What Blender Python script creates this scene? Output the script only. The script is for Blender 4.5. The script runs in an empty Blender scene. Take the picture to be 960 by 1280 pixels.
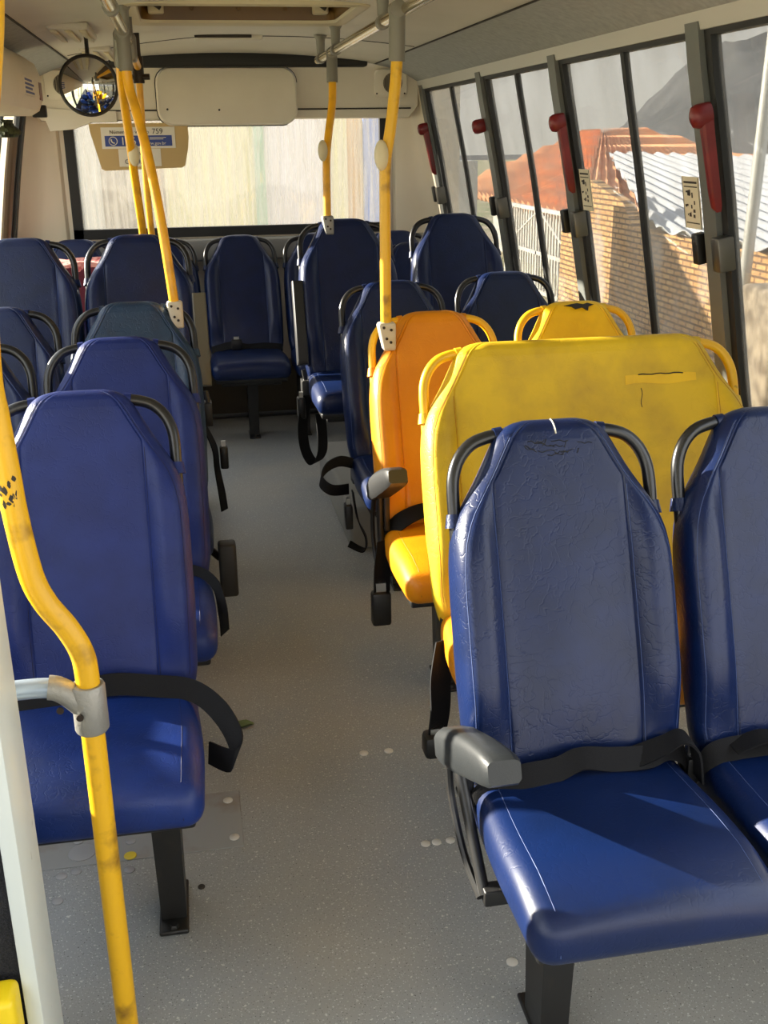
import bpy, bmesh, math, random
from mathutils import Vector, Matrix
random.seed(7)
S = bpy.context.scene
COL = S.collection
PI = math.pi

# ------------------------------------------------------------------ camera
F_PX, YAW, PITCH, ROLL, CAM_H = 1332.0, 0.1748, 0.3375, -0.0139, 1.592
cam_data = bpy.data.cameras.new('camera')
cam = bpy.data.objects.new('camera', cam_data)
COL.objects.link(cam)
_cy, _sy, _cp, _sp = math.cos(YAW), math.sin(YAW), math.cos(PITCH), math.sin(PITCH)
_fw = Vector((_sy * _cp, _cy * _cp, -_sp))
_r = Vector((_cy, -_sy, 0))
_u = _r.cross(_fw)
_R = math.cos(ROLL) * _r + math.sin(ROLL) * _u
_U = -math.sin(ROLL) * _r + math.cos(ROLL) * _u
cam.matrix_world = Matrix(((_R.x, _U.x, -_fw.x, 0), (_R.y, _U.y, -_fw.y, 0), (_R.z, _U.z, -_fw.z, CAM_H), (0, 0, 0, 1)))
cam_data.sensor_fit = 'VERTICAL'
cam_data.sensor_height = 36.0
cam_data.lens = F_PX / 1280.0 * 36.0
cam_data.clip_start = 0.02
cam_data.clip_end = 400
S.camera = cam

# ------------------------------------------------------------------ view, sky, sun
S.view_settings.view_transform = 'Standard'
S.view_settings.look = 'None'
S.view_settings.gamma = 1.0
S.view_settings.use_curve_mapping = False
S.view_settings.exposure = 1.65
W = bpy.data.worlds.new('sky')
S.world = W
W.use_nodes = True
bg = W.node_tree.nodes['Background']
bg.inputs['Strength'].default_value = 1.0
_tc = W.node_tree.nodes.new('ShaderNodeTexCoord')
_sp = W.node_tree.nodes.new('ShaderNodeSeparateXYZ')
_rp = W.node_tree.nodes.new('ShaderNodeValToRGB')
_rp.color_ramp.elements[0].position = 0.0
_rp.color_ramp.elements[0].color = (0.84, 0.81, 0.73, 1)
_rp.color_ramp.elements[1].position = 0.75
_rp.color_ramp.elements[1].color = (0.98, 1.06, 1.2, 1)
W.node_tree.links.new(_tc.outputs['Generated'], _sp.inputs[0])
W.node_tree.links.new(_sp.outputs['Z'], _rp.inputs['Fac'])
W.node_tree.links.new(_rp.outputs['Color'], bg.inputs['Color'])
sun_data = bpy.data.lights.new('sun', 'SUN')
sun_data.energy = 10.0
sun_data.angle = math.radians(0.6)
sun_data.color = (1.0, 0.91, 0.78)
sun = bpy.data.objects.new('sun', sun_data)
COL.objects.link(sun)
sun.rotation_euler = Vector((0.80, -0.42, -0.27)).to_track_quat('-Z', 'Y').to_euler()
sun.location = (-6, 4, 5)


# ------------------------------------------------------------------ materials
def lin(c):
    f = lambda v: v / 12.92 if v <= 0.04045 else ((v + 0.055) / 1.055) ** 2.4
    return tuple(f(v / 255.0) for v in c) + (1.0,)


def mat(name, rgb, rough=0.5, metal=0.0, spec=0.5, noise=None, bump=None, coat=0.0, raw=False, island=False):
    """noise = (scale, second colour, low, high); bump = (kind, scale, strength)"""
    m = bpy.data.materials.new(name)
    m.use_nodes = True
    nt = m.node_tree
    b = nt.nodes['Principled BSDF']
    b.inputs['Base Color'].default_value = lin(rgb)
    b.inputs['Roughness'].default_value = rough
    b.inputs['Metallic'].default_value = metal
    b.inputs['Specular IOR Level'].default_value = spec
    b.inputs['Coat Weight'].default_value = coat
    tc = nt.nodes.new('ShaderNodeTexCoord')
    if noise:
        n = nt.nodes.new('ShaderNodeTexNoise')
        n.inputs['Scale'].default_value = noise[0]
        n.inputs['Detail'].default_value = 5
        nt.links.new(tc.outputs['Object'], n.inputs['Vector'])
        r = nt.nodes.new('ShaderNodeValToRGB')
        r.color_ramp.elements[0].position = noise[2]
        r.color_ramp.elements[1].position = noise[3]
        r.color_ramp.elements[0].color = lin(noise[1])
        r.color_ramp.elements[1].color = lin(rgb)
        nt.links.new(n.outputs['Fac'], r.inputs['Fac'])
        nt.links.new(r.outputs['Color'], b.inputs['Base Color'])
    if bump:
        kind, sc, st = bump
        if kind == 'noise':
            t = nt.nodes.new('ShaderNodeTexNoise')
            t.inputs['Scale'].default_value = sc
            t.inputs['Detail'].default_value = 8
            t.inputs['Distortion'].default_value = 0.6
            out = t.outputs['Fac']
            nt.links.new(tc.outputs['Object'], t.inputs['Vector'])
        else:
            # leather: fine grain plus a few longer creases
            dn = nt.nodes.new('ShaderNodeTexNoise')
            dn.inputs['Scale'].default_value = 9
            dn.inputs['Detail'].default_value = 4
            nt.links.new(tc.outputs['Object'], dn.inputs['Vector'])
            mx = nt.nodes.new('ShaderNodeMixRGB')
            mx.inputs['Fac'].default_value = 0.22
            nt.links.new(tc.outputs['Object'], mx.inputs['Color1'])
            nt.links.new(dn.outputs['Color'], mx.inputs['Color2'])
            v = nt.nodes.new('ShaderNodeTexVoronoi')
            v.feature = 'DISTANCE_TO_EDGE'
            v.inputs['Scale'].default_value = sc
            nt.links.new(mx.outputs['Color'], v.inputs['Vector'])
            rr = nt.nodes.new('ShaderNodeValToRGB')
            rr.color_ramp.elements[0].position = 0.0
            rr.color_ramp.elements[1].position = 0.06
            nt.links.new(v.outputs['Distance'], rr.inputs['Fac'])
            msk = nt.nodes.new('ShaderNodeTexNoise')
            msk.inputs['Scale'].default_value = 5
            msk.inputs['Detail'].default_value = 3
            nt.links.new(tc.outputs['Object'], msk.inputs['Vector'])
            mr = nt.nodes.new('ShaderNodeValToRGB')
            mr.color_ramp.elements[0].position = 0.45
            mr.color_ramp.elements[1].position = 0.62
            nt.links.new(msk.outputs['Fac'], mr.inputs['Fac'])
            scr = nt.nodes.new('ShaderNodeMixRGB')
            scr.inputs['Color2'].default_value = (1, 1, 1, 1)
            nt.links.new(mr.outputs['Color'], scr.inputs['Fac'])
            nt.links.new(rr.outputs['Color'], scr.inputs['Color1'])
            fine = nt.nodes.new('ShaderNodeTexNoise')
            fine.inputs['Scale'].default_value = 260
            fine.inputs['Detail'].default_value = 3
            nt.links.new(tc.outputs['Object'], fine.inputs['Vector'])
            add = nt.nodes.new('ShaderNodeMixRGB')
            add.inputs['Fac'].default_value = 0.22
            nt.links.new(scr.outputs['Color'], add.inputs['Color1'])
            nt.links.new(fine.outputs['Fac'], add.inputs['Color2'])
            out = add.outputs['Color']
        bp = nt.nodes.new('ShaderNodeBump')
        bp.inputs['Strength'].default_value = st
        bp.inputs['Distance'].default_value = 0.004
        nt.links.new(out, bp.inputs['Height'])
        nt.links.new(bp.outputs['Normal'], b.inputs['Normal'])
    return m


M = {}
M['navy'] = mat('navy_vinyl', (11, 29, 70), 0.34, spec=0.38, noise=(14, (9, 25, 60), 0.3, 0.6), bump=('leather', 34, 0.16))
M['navy_cushion'] = mat('navy_cushion_vinyl', (5, 27, 70), 0.38, spec=0.42, noise=(8, (4, 23, 60), 0.3, 0.6), bump=('leather', 30, 0.08))
M['royal'] = mat('royal_vinyl', (21, 40, 104), 0.5, spec=0.35, noise=(10, (15, 32, 88), 0.3, 0.65), bump=('leather', 40, 0.2))
M['royal_cushion'] = mat('royal_cushion_vinyl', (15, 43, 110), 0.45, spec=0.4, noise=(10, (11, 35, 92), 0.3, 0.65), bump=('leather', 36, 0.16))
M['worn'] = mat('worn_teal_vinyl', (24, 52, 80), 0.4, noise=(16, (18, 40, 66), 0.3, 0.6), bump=('leather', 40, 0.3))
M['orange'] = mat('orange_vinyl', (216, 136, 6), 0.42, spec=0.4, noise=(7, (206, 126, 5), 0.3, 0.6), bump=('leather', 26, 0.12))
M['yellow'] = mat('dirty_yellow_vinyl', (224, 184, 22), 0.5, spec=0.4, noise=(9, (196, 158, 30), 0.32, 0.6), bump=('leather', 24, 0.15))
M['lemon'] = mat('lemon_vinyl', (242, 196, 16), 0.48, spec=0.4, noise=(9, (226, 178, 18), 0.32, 0.6), bump=('leather', 24, 0.15))
M['thread_light'] = mat('light_thread', (62, 78, 122), 0.7)
M['thread_dark'] = mat('dark_thread', (22, 26, 66), 0.7)
M['thread_amber'] = mat('amber_thread', (170, 110, 12), 0.7)
M['black_tube'] = mat('black_enamel', (22, 22, 24), 0.28, spec=0.6)
M['black_paint'] = mat('black_frame_paint', (26, 25, 24), 0.42, noise=(20, (48, 42, 36), 0.2, 0.42))
M['yellow_tube'] = mat('yellow_tube_enamel', (232, 178, 16), 0.4, noise=(24, (60, 46, 10), 0.2, 0.3))
M['pole_yellow'] = mat('pole_yellow_enamel', (238, 172, 18), 0.3, spec=0.55, noise=(11, (198, 142, 22), 0.26, 0.5))
M['pole_worn'] = mat('worn_pole_enamel', (222, 170, 20), 0.38, noise=(16, (128, 92, 24), 0.26, 0.47))
M['belt'] = mat('black_webbing', (13, 13, 16), 0.75, spec=0.25, bump=('noise', 500, 0.2))
M['buckle'] = mat('black_buckle_plastic', (18, 18, 18), 0.4)
M['steel'] = mat('bright_steel', (190, 190, 186), 0.3, metal=1.0)
M['tube_steel'] = mat('brassy_polished_steel', (206, 192, 156), 0.18, metal=1.0)
M['arm_grey'] = mat('grey_armrest_plastic', (36, 39, 41), 0.45, bump=('noise', 300, 0.1))
M['arm_black'] = mat('black_armrest_plastic', (34, 34, 34), 0.45)
M['arm_olive'] = mat('olive_grey_plastic', (92, 88, 74), 0.5)
M['clamp'] = mat('cast_aluminium', (150, 148, 142), 0.5, metal=0.55, bump=('noise', 90, 0.4))
M['clamp_dark'] = mat('dull_grey_clamp', (122, 118, 108), 0.5, metal=0.3)
M['clamp_cream'] = mat('cream_clamp', (196, 186, 164), 0.5)
M['screw_dark'] = mat('dark_screw', (50, 40, 32), 0.5, metal=0.5)
M['bell'] = mat('cream_plastic', (206, 194, 160), 0.45)
M['ceiling'] = mat('ceiling_laminate', (208, 202, 188), 0.55, noise=(3, (200, 194, 179), 0.3, 0.7))
M['cove'] = mat('cove_grey_felt', (166, 167, 164), 0.85, noise=(40, (149, 150, 147), 0.3, 0.7), bump=('noise', 120, 0.4))
M['fascia'] = mat('beige_fascia', (222, 212, 192), 0.5, noise=(4, (214, 203, 182), 0.3, 0.7))
M['pillar'] = mat('cream_pillar', (226, 215, 194), 0.55)
M['header'] = mat('header_rail_grey', (192, 189, 180), 0.45)
M['post'] = mat('window_post_grey', (104, 106, 102), 0.45, metal=0.2)
M['gasket'] = mat('black_rubber', (22, 22, 22), 0.55)
M['lower_wall'] = mat('grey_side_panel', (150, 150, 146), 0.55)
M['joint'] = mat('dark_joint', (44, 38, 30), 0.7)
M['hatch'] = mat('amber_hatch_panel', (108, 76, 22), 0.4, noise=(5, (92, 62, 16), 0.3, 0.7))
M['hatch_frame'] = mat('hatch_rim', (198, 186, 156), 0.5)
M['step_brown'] = mat('engine_step_brown', (88, 78, 62), 0.8)
M['dark'] = mat('dark_void', (14, 13, 12), 0.6)
M['grille'] = mat('speaker_grille', (120, 110, 94), 0.6)
M['red'] = mat('red_handle_plastic', (118, 26, 26), 0.35, noise=(12, (98, 18, 20), 0.3, 0.6))
M['latch_metal'] = mat('latch_metal', (96, 93, 86), 0.35, metal=0.7)
M['paper'] = mat('sticker_paper', (222, 214, 190), 0.6)
M['ink'] = mat('printed_ink', (52, 46, 42), 0.7)
M['sign_box'] = mat('tan_sign_box', (190, 160, 104), 0.5)
M['sign_white'] = mat('sign_white', (222, 214, 196), 0.55)
M['sign_blue'] = mat('sign_blue', (46, 66, 136), 0.5)
M['mirror_rim'] = mat('mirror_rim', (30, 26, 24), 0.45)
M['mirror'] = mat('mirror_silver', (225, 225, 225), 0.03, metal=1.0)
M['white_panel'] = mat('white_enamel', (206, 212, 206), 0.4, noise=(30, (140, 140, 130), 0.2, 0.3))
M['carpet'] = mat('charcoal_carpet', (40, 40, 44), 0.95, noise=(260, (16, 16, 18), 0.35, 0.6), bump=('noise', 400, 0.8))
M['yellow_plate'] = mat('yellow_step_plate', (232, 200, 22), 0.4)
M['grey_tube'] = mat('pale_grey_tube', (150, 164, 180), 0.32, metal=0.3)
M['cap_white'] = mat('white_screw_cap', (198, 194, 184), 0.5)
M['cap_yellow'] = mat('yellow_screw_cap', (222, 196, 60), 0.5)
M['cap_grey'] = mat('grey_disc', (150, 150, 150), 0.5)
M['leaf'] = mat('dry_green_leaf', (96, 112, 70), 0.7)
M['pink'] = mat('pink_cloth', (238, 168, 156), 0.9, noise=(40, (206, 96, 96), 0.36, 0.5))
M['maroon'] = mat('maroon_cloth', (92, 26, 40), 0.9)
M['green_cloth'] = mat('dark_green_cloth', (70, 74, 42), 0.9, noise=(40, (30, 32, 18), 0.4, 0.6))
M['brown'] = mat('brown_curtain', (126, 108, 88), 0.8)
M['platform'] = mat('wheel_arch_cover', (128, 126, 120), 0.75)
# outside
M['ground'] = mat('dirt_ground', (186, 172, 142), 0.95, noise=(0.8, (140, 146, 100), 0.4, 0.6))
M['tiles'] = mat('terracotta_tiles', (236, 176, 128), 0.8, noise=(2.5, (222, 152, 106), 0.3, 0.7))
M['corrugated'] = mat('weathered_zinc', (190, 193, 197), 0.6)
M['hill'] = mat('dark_hill_scrub', (84, 85, 87), 0.95, noise=(0.25, (58, 61, 64), 0.35, 0.65))
M['gate_white'] = mat('white_gate_paint', (214, 212, 206), 0.5)
M['plaster'] = mat('tan_plaster', (220, 178, 118), 0.9, noise=(3, (206, 160, 104), 0.3, 0.7))
M['plaster_white'] = mat('pale_plaster', (208, 206, 200), 0.9, noise=(0.6, (190, 190, 184), 0.3, 0.7))
M['concrete'] = mat('rough_concrete', (176, 162, 140), 0.95, noise=(8, (120, 108, 92), 0.35, 0.65), bump=('noise', 20, 0.6))
M['galv'] = mat('galvanised_pole', (196, 196, 190), 0.5, metal=0.3)
M['wall_yellow'] = mat('ochre_render', (214, 206, 156), 0.9)
M['wall_green'] = mat('green_render', (120, 170, 140), 0.9)
M['wall_blue'] = mat('blue_render', (84, 120, 190), 0.9)
M['wall_lilac'] = mat('lilac_render', (206, 202, 210), 0.9)
M['grass'] = mat('dry_grass', (128, 132, 72), 0.95)


def floor_mat():
    m = mat('speckled_vinyl_floor', (165, 161, 152), 0.5, spec=0.35)
    nt = m.node_tree
    b = nt.nodes['Principled BSDF']
    tc = nt.nodes.new('ShaderNodeTexCoord')
    big = nt.nodes.new('ShaderNodeTexNoise')
    big.inputs['Scale'].default_value = 1.6
    big.inputs['Detail'].default_value = 6
    nt.links.new(tc.outputs['Object'], big.inputs['Vector'])
    r = nt.nodes.new('ShaderNodeValToRGB')
    r.color_ramp.elements[0].position = 0.35
    r.color_ramp.elements[0].color = lin((142, 146, 148))
    r.color_ramp.elements[1].position = 0.65
    r.color_ramp.elements[1].color = lin((158, 156, 148))
    nt.links.new(big.outputs['Fac'], r.inputs['Fac'])
    prev = r.outputs['Color']
    for sc, lo, hi, c in ((210, 0.66, 0.70, (196, 198, 196)), (260, 0.67, 0.71, (84, 84, 80)), (110, 0.69, 0.71, (192, 192, 186))):
        n = nt.nodes.new('ShaderNodeTexNoise')
        n.inputs['Scale'].default_value = sc
        n.inputs['Detail'].default_value = 1
        nt.links.new(tc.outputs['Object'], n.inputs['Vector'])
        q = nt.nodes.new('ShaderNodeValToRGB')
        q.color_ramp.elements[0].position = lo
        q.color_ramp.elements[1].position = hi
        nt.links.new(n.outputs['Fac'], q.inputs['Fac'])
        mx = nt.nodes.new('ShaderNodeMixRGB')
        mx.inputs['Color2'].default_value = lin(c)
        nt.links.new(q.outputs['Color'], mx.inputs['Fac'])
        nt.links.new(prev, mx.inputs['Color1'])
        prev = mx.outputs['Color']
    nt.links.new(prev, b.inputs['Base Color'])
    return m


M['floor'] = floor_mat()


def brick_mat():
    m = mat('sunburnt_brick', (222, 178, 120), 0.9)
    nt = m.node_tree
    b = nt.nodes['Principled BSDF']
    tc = nt.nodes.new('ShaderNodeTexCoord')
    mp = nt.nodes.new('ShaderNodeMapping')
    mp.inputs['Rotation'].default_value = (PI / 2, 0, PI / 2)
    sep = nt.nodes.new('ShaderNodeSeparateXYZ')
    com = nt.nodes.new('ShaderNodeCombineXYZ')
    nt.links.new(tc.outputs['Object'], sep.inputs[0])
    nt.links.new(sep.outputs['Y'], com.inputs['X'])
    nt.links.new(sep.outputs['Z'], com.inputs['Y'])
    br = nt.nodes.new('ShaderNodeTexBrick')
    br.inputs['Scale'].default_value = 1.0
    br.inputs['Brick Width'].default_value = 0.20
    br.inputs['Row Height'].default_value = 0.066
    br.inputs['Mortar Size'].default_value = 0.012
    br.inputs['Color1'].default_value = lin((226, 180, 118))
    br.inputs['Color2'].default_value = lin((204, 154, 98))
    br.inputs['Mortar'].default_value = lin((116, 86, 58))
    nt.links.new(com.outputs[0], br.inputs['Vector'])
    # plaster and whitewash left low on the wall
    n = nt.nodes.new('ShaderNodeTexNoise')
    n.inputs['Scale'].default_value = 0.9
    n.inputs['Detail'].default_value = 6
    nt.links.new(tc.outputs['Object'], n.inputs['Vector'])
    r = nt.nodes.new('ShaderNodeValToRGB')
    r.color_ramp.elements[0].position = 0.52
    r.color_ramp.elements[1].position = 0.6
    nt.links.new(n.outputs['Fac'], r.inputs['Fac'])
    mx = nt.nodes.new('ShaderNodeMixRGB')
    mx.inputs['Color2'].default_value = lin((206, 196, 188))
    sc = nt.nodes.new('ShaderNodeMath')
    sc.operation = 'MULTIPLY'
    sc.inputs[1].default_value = 0.55
    nt.links.new(r.outputs['Color'], sc.inputs[0])
    nt.links.new(sc.outputs[0], mx.inputs['Fac'])
    nt.links.new(br.outputs['Color'], mx.inputs['Color1'])
    nt.links.new(mx.outputs['Color'], b.inputs['Base Color'])
    return m


M['brick'] = brick_mat()


def glass_mat(name, dust, tint, streak=False, gloss=0.05, dirt=0.72):
    """pane: clear transmission with a film of dust (diffuse + translucent) in procedural streaks"""
    m = bpy.data.materials.new(name)
    m.use_nodes = True
    nt = m.node_tree
    nt.nodes.clear()
    o = nt.nodes.new('ShaderNodeOutputMaterial')
    tr = nt.nodes.new('ShaderNodeBsdfTransparent')
    tr.inputs['Color'].default_value = tint + (1,)
    gl = nt.nodes.new('ShaderNodeBsdfGlossy')
    gl.inputs['Roughness'].default_value = 0.03
    g1 = nt.nodes.new('ShaderNodeMixShader')
    g1.inputs['Fac'].default_value = gloss
    nt.links.new(tr.outputs[0], g1.inputs[1])
    nt.links.new(gl.outputs[0], g1.inputs[2])
    df = nt.nodes.new('ShaderNodeBsdfDiffuse')
    tl = nt.nodes.new('ShaderNodeBsdfTranslucent')
    c = (dirt, dirt * 0.96, dirt * 0.87, 1)
    df.inputs['Color'].default_value = c
    tl.inputs['Color'].default_value = c
    d = nt.nodes.new('ShaderNodeMixShader')
    d.inputs['Fac'].default_value = 0.6
    nt.links.new(df.outputs[0], d.inputs[1])
    nt.links.new(tl.outputs[0], d.inputs[2])
    tc = nt.nodes.new('ShaderNodeTexCoord')
    mp = nt.nodes.new('ShaderNodeMapping')
    mp.inputs['Scale'].default_value = (30, 30, 1.6) if streak else (5, 5, 2.2)
    nt.links.new(tc.outputs['Object'], mp.inputs['Vector'])
    n = nt.nodes.new('ShaderNodeTexNoise')
    n.inputs['Scale'].default_value = 1.5
    n.inputs['Detail'].default_value = 7
    nt.links.new(mp.outputs[0], n.inputs['Vector'])
    mr = nt.nodes.new('ShaderNodeMapRange')
    mr.inputs['From Min'].default_value = 0.3
    mr.inputs['From Max'].default_value = 0.7
    mr.inputs['To Min'].default_value = dust[0]
    mr.inputs['To Max'].default_value = dust[1]
    nt.links.new(n.outputs['Fac'], mr.inputs['Value'])
    mix = nt.nodes.new('ShaderNodeMixShader')
    nt.links.new(mr.outputs[0], mix.inputs['Fac'])
    nt.links.new(g1.outputs[0], mix.inputs[1])
    nt.links.new(d.outputs[0], mix.inputs[2])
    nt.links.new(mix.outputs[0], o.inputs['Surface'])
    return m


M['glass_side'] = glass_mat('dusty_side_glass', (0.08, 0.26), (0.50, 0.50, 0.49), dirt=0.42)
M['glass_clear'] = glass_mat('clear_glass', (0.01, 0.04), (0.95, 0.96, 0.95))
M['glass_rear'] = glass_mat('grimy_rear_glass', (0.15, 0.60), (0.76, 0.76, 0.75), streak=True, dirt=0.36)


# ------------------------------------------------------------------ mesh helpers
class MB:
    def __init__(self):
        self.v, self.f, self.m = [], [], []

    def add(self, verts, faces, mi=0):
        o = len(self.v)
        self.v += [tuple(p) for p in verts]
        self.f += [tuple(i + o for i in q) for q in faces]
        self.m += [mi] * len(faces)
        return self

    def box(self, lo, hi, mi=0):
        x0, y0, z0 = lo
        x1, y1, z1 = hi
        v = [(x0, y0, z0), (x1, y0, z0), (x1, y1, z0), (x0, y1, z0), (x0, y0, z1), (x1, y0, z1), (x1, y1, z1), (x0, y1, z1)]
        return self.add(v, [(0, 3, 2, 1), (4, 5, 6, 7), (0, 1, 5, 4), (1, 2, 6, 5), (2, 3, 7, 6), (3, 0, 4, 7)], mi)

    def rbox(self, lo, hi, r, seg=3, mi=0, fn=None):
        """box with rounded edges; fn reshapes its points"""
        bm = bmesh.new()
        bmesh.ops.create_cube(bm, size=1)
        c = [(a + b) / 2 for a, b in zip(lo, hi)]
        d = [b - a for a, b in zip(lo, hi)]
        for v in bm.verts:
            v.co = Vector((c[i] + v.co[i] * d[i] for i in range(3)))
        bmesh.ops.bevel(bm, geom=list(bm.edges) + list(bm.verts), offset=r, segments=seg, profile=0.5, affect='EDGES')
        if fn:
            for v in bm.verts:
                v.co = Vector(fn(v.co))
        bm.verts.ensure_lookup_table()
        self.add([v.co[:] for v in bm.verts], [[v.index for v in f.verts] for f in bm.faces], mi)
        bm.free()
        return self

    def tube(self, pts, r, seg=10, mi=0, cap=True, radii=None):
        pts = [Vector(p) for p in pts]
        n = len(pts)
        rings = []
        up = None
        for i, p in enumerate(pts):
            t = (pts[min(i + 1, n - 1)] - pts[max(i - 1, 0)]).normalized()
            if up is None:
                a = Vector((0, 0, 1)) if abs(t.z) < 0.9 else Vector((0, 1, 0))
                up = (a - t * a.dot(t)).normalized()
            else:
                up = (up - t * up.dot(t)).normalized()
            b = t.cross(up)
            rr = radii[i] if radii else r
            rings.append([p + (up * math.cos(2 * PI * k / seg) + b * math.sin(2 * PI * k / seg)) * rr for k in range(seg)])
        self.loft(rings, mi, cap)
        return self

    def loft(self, rings, mi=0, cap=True, closed=True):
        k = len(rings[0])
        v = [p for r in rings for p in r]
        f = []
        for i in range(len(rings) - 1):
            for j in range(k if closed else k - 1):
                a, b = i * k + j, i * k + (j + 1) % k
                f.append((a, b, b + k, a + k))
        if cap:
            f.append(tuple(reversed(range(k))))
            f.append(tuple(range((len(rings) - 1) * k, len(rings) * k)))
        return self.add(v, f, mi)

    def disc(self, c, r, h, axis='z', seg=20, mi=0):
        c = Vector(c)
        A = {'z': (Vector((1, 0, 0)), Vector((0, 1, 0)), Vector((0, 0, 1))), 'y': (Vector((0, 0, 1)), Vector((1, 0, 0)), Vector((0, 1, 0))), 'x': (Vector((0, 1, 0)), Vector((0, 0, 1)), Vector((1, 0, 0)))}[axis]
        rings = []
        for rr, hh in ((r, 0), (r, h * 0.6), (r * 0.8, h)):
            rings.append([c + A[0] * rr * math.cos(2 * PI * k / seg) + A[1] * rr * math.sin(2 * PI * k / seg) + A[2] * hh for k in range(seg)])
        return self.loft(rings, mi)

    def prism(self, poly, axis, a, b, mi=0):
        """polygon in the two other axes, extruded along axis from a to b"""
        def P(p, t):
            if axis == 'x':
                return (t, p[0], p[1])
            if axis == 'y':
                return (p[0], t, p[1])
            return (p[0], p[1], t)
        n = len(poly)
        v = [P(p, a) for p in poly] + [P(p, b) for p in poly]
        f = [tuple(range(n)), tuple(reversed(range(n, 2 * n)))]
        f += [(i, i + n, (i + 1) % n + n, (i + 1) % n) for i in range(n)]
        return self.add(v, f, mi)

    def ribbon(self, pts, w, mi=0, th=0.0022):
        """strap: pts = (x, y, z, width direction)"""
        P = [Vector(p[:3]) for p in pts]
        D = [Vector(p[3]).normalized() for p in pts]
        # smooth it
        Q, E = [], []
        n = len(P)
        for i in range(n - 1):
            for s in range(6):
                t = s / 6
                p0, p1, p2, p3 = P[max(i - 1, 0)], P[i], P[i + 1], P[min(i + 2, n - 1)]
                Q.append(0.5 * ((2 * p1) + (p2 - p0) * t + (2 * p0 - 5 * p1 + 4 * p2 - p3) * t * t + (3 * p1 - p0 - 3 * p2 + p3) * t ** 3))
                E.append(D[i].lerp(D[i + 1], t).normalized())
        Q.append(P[-1])
        E.append(D[-1])
        rings = []
        for i, q in enumerate(Q):
            t = (Q[min(i + 1, len(Q) - 1)] - Q[max(i - 1, 0)]).normalized()
            nn = t.cross(E[i]).normalized()
            e = E[i] * w / 2
            rings.append([q - e - nn * th, q + e - nn * th, q + e + nn * th, q - e + nn * th])
        return self.loft(rings, mi)

    def mesh(self, name, mats, smooth=True):
        me = bpy.data.meshes.new(name)
        me.from_pydata(self.v, [], self.f)
        for m in mats:
            me.materials.append(M[m] if isinstance(m, str) else m)
        for p, mi in zip(me.polygons, self.m):
            p.material_index = mi
            p.use_smooth = smooth
        bm = bmesh.new()
        bm.from_mesh(me)
        bmesh.ops.recalc_face_normals(bm, faces=bm.faces)
        if smooth:
            for e in bm.edges:
                if len(e.link_faces) == 2 and e.calc_face_angle(0) > math.radians(38):
                    e.smooth = False
        bm.to_mesh(me)
        bm.free()
        return me

    def build(self, name, mats, parent=None, smooth=True, loc=None):
        if not isinstance(mats, (list, tuple)):
            mats = [mats]
        o = bpy.data.objects.new(name, self.mesh(name, mats, smooth))
        COL.objects.link(o)
        if parent:
            o.parent = parent
        if loc:
            o.location = loc
        return o


def tag(o, label, cat, group=None, kind=None):
    o['label'] = label
    o['category'] = cat
    if group:
        o['group'] = group
    if kind:
        o['kind'] = kind
    return o


def struct(o):
    o['kind'] = 'structure'
    return o


def empty(name, loc=(0, 0, 0), rz=0):
    o = bpy.data.objects.new(name, None)
    COL.objects.link(o)
    o.location = loc
    o.rotation_euler = (0, 0, rz)
    o.empty_display_size = 0.1
    return o


def text(name, s, size, loc, rot, m, parent=None, align='LEFT', ext=0.0006):
    cu = bpy.data.curves.new(name, 'FONT')
    cu.body = s
    cu.size = size
    cu.align_x = align
    cu.extrude = ext
    cu.materials.append(M[m])
    tmp = bpy.data.objects.new(name, cu)
    COL.objects.link(tmp)
    bpy.context.view_layer.update()
    me = bpy.data.meshes.new_from_object(tmp.evaluated_get(bpy.context.evaluated_depsgraph_get()))
    bpy.data.objects.remove(tmp)
    o = bpy.data.objects.new(name, me)
    COL.objects.link(o)
    o.location = loc
    o.rotation_euler = rot
    if parent:
        o.parent = parent
    return o


def arc(c, r, a0, a1, n, plane='xz', y=0.0):
    out = []
    for i in range(n + 1):
        a = math.radians(a0 + (a1 - a0) * i / n)
        p, q = c[0] + r * math.cos(a), c[1] + r * math.sin(a)
        out.append((p, y, q) if plane == 'xz' else (p, q, y) if plane == 'xy' else (y, p, q))
    return out


def smoothpath(pts, sub=6):
    P = [Vector(p) for p in pts]
    n = len(P)
    Q = []
    for i in range(n - 1):
        p0, p1, p2, p3 = P[max(i - 1, 0)], P[i], P[i + 1], P[min(i + 2, n - 1)]
        for s in range(sub):
            t = s / sub
            Q.append(0.5 * ((2 * p1) + (p2 - p0) * t + (2 * p0 - 5 * p1 + 4 * p2 - p3) * t * t + (3 * p1 - p0 - 3 * p2 + p3) * t ** 3))
    Q.append(P[-1])
    return Q


# ------------------------------------------------------------------ the bus shell
XC = 0.29                                     # middle of the bus
Y0, Y1 = -1.6, 6.6
def mx_(x): return 2 * XC - x                 # mirror a right-hand x to the left wall
SECT = [(1.60, 0.0), (1.60, 0.70), (1.555, 0.90), (1.455, 1.45), (1.37, 1.85)]   # inner face of the right wall


def wall_x(z):
    for (xa, za), (xb, zb) in zip(SECT, SECT[1:]):
        if za <= z <= zb:
            return xa + (xb - xa) * (z - za) / (zb - za)
    return SECT[-1][0]


fl = MB()
fl.box((-1.03, Y0, -0.06), (1.61, Y1 + 0.05, 0.0))
struct(fl.build('floor', 'floor', smooth=False))

# ceiling: gently arched roof lining
cs = []
for i in range(13):
    t = -1 + 2 * i / 12
    cs.append((XC + t * 0.81, 2.035 - 0.05 * t * t))
HX0, HX1, HY0, HY1 = -0.115, 0.640, 3.98, 4.585   # roof hatch opening


def ceil_z(x):
    return 2.035 - 0.05 * ((x - XC) / 0.81) ** 2


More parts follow.
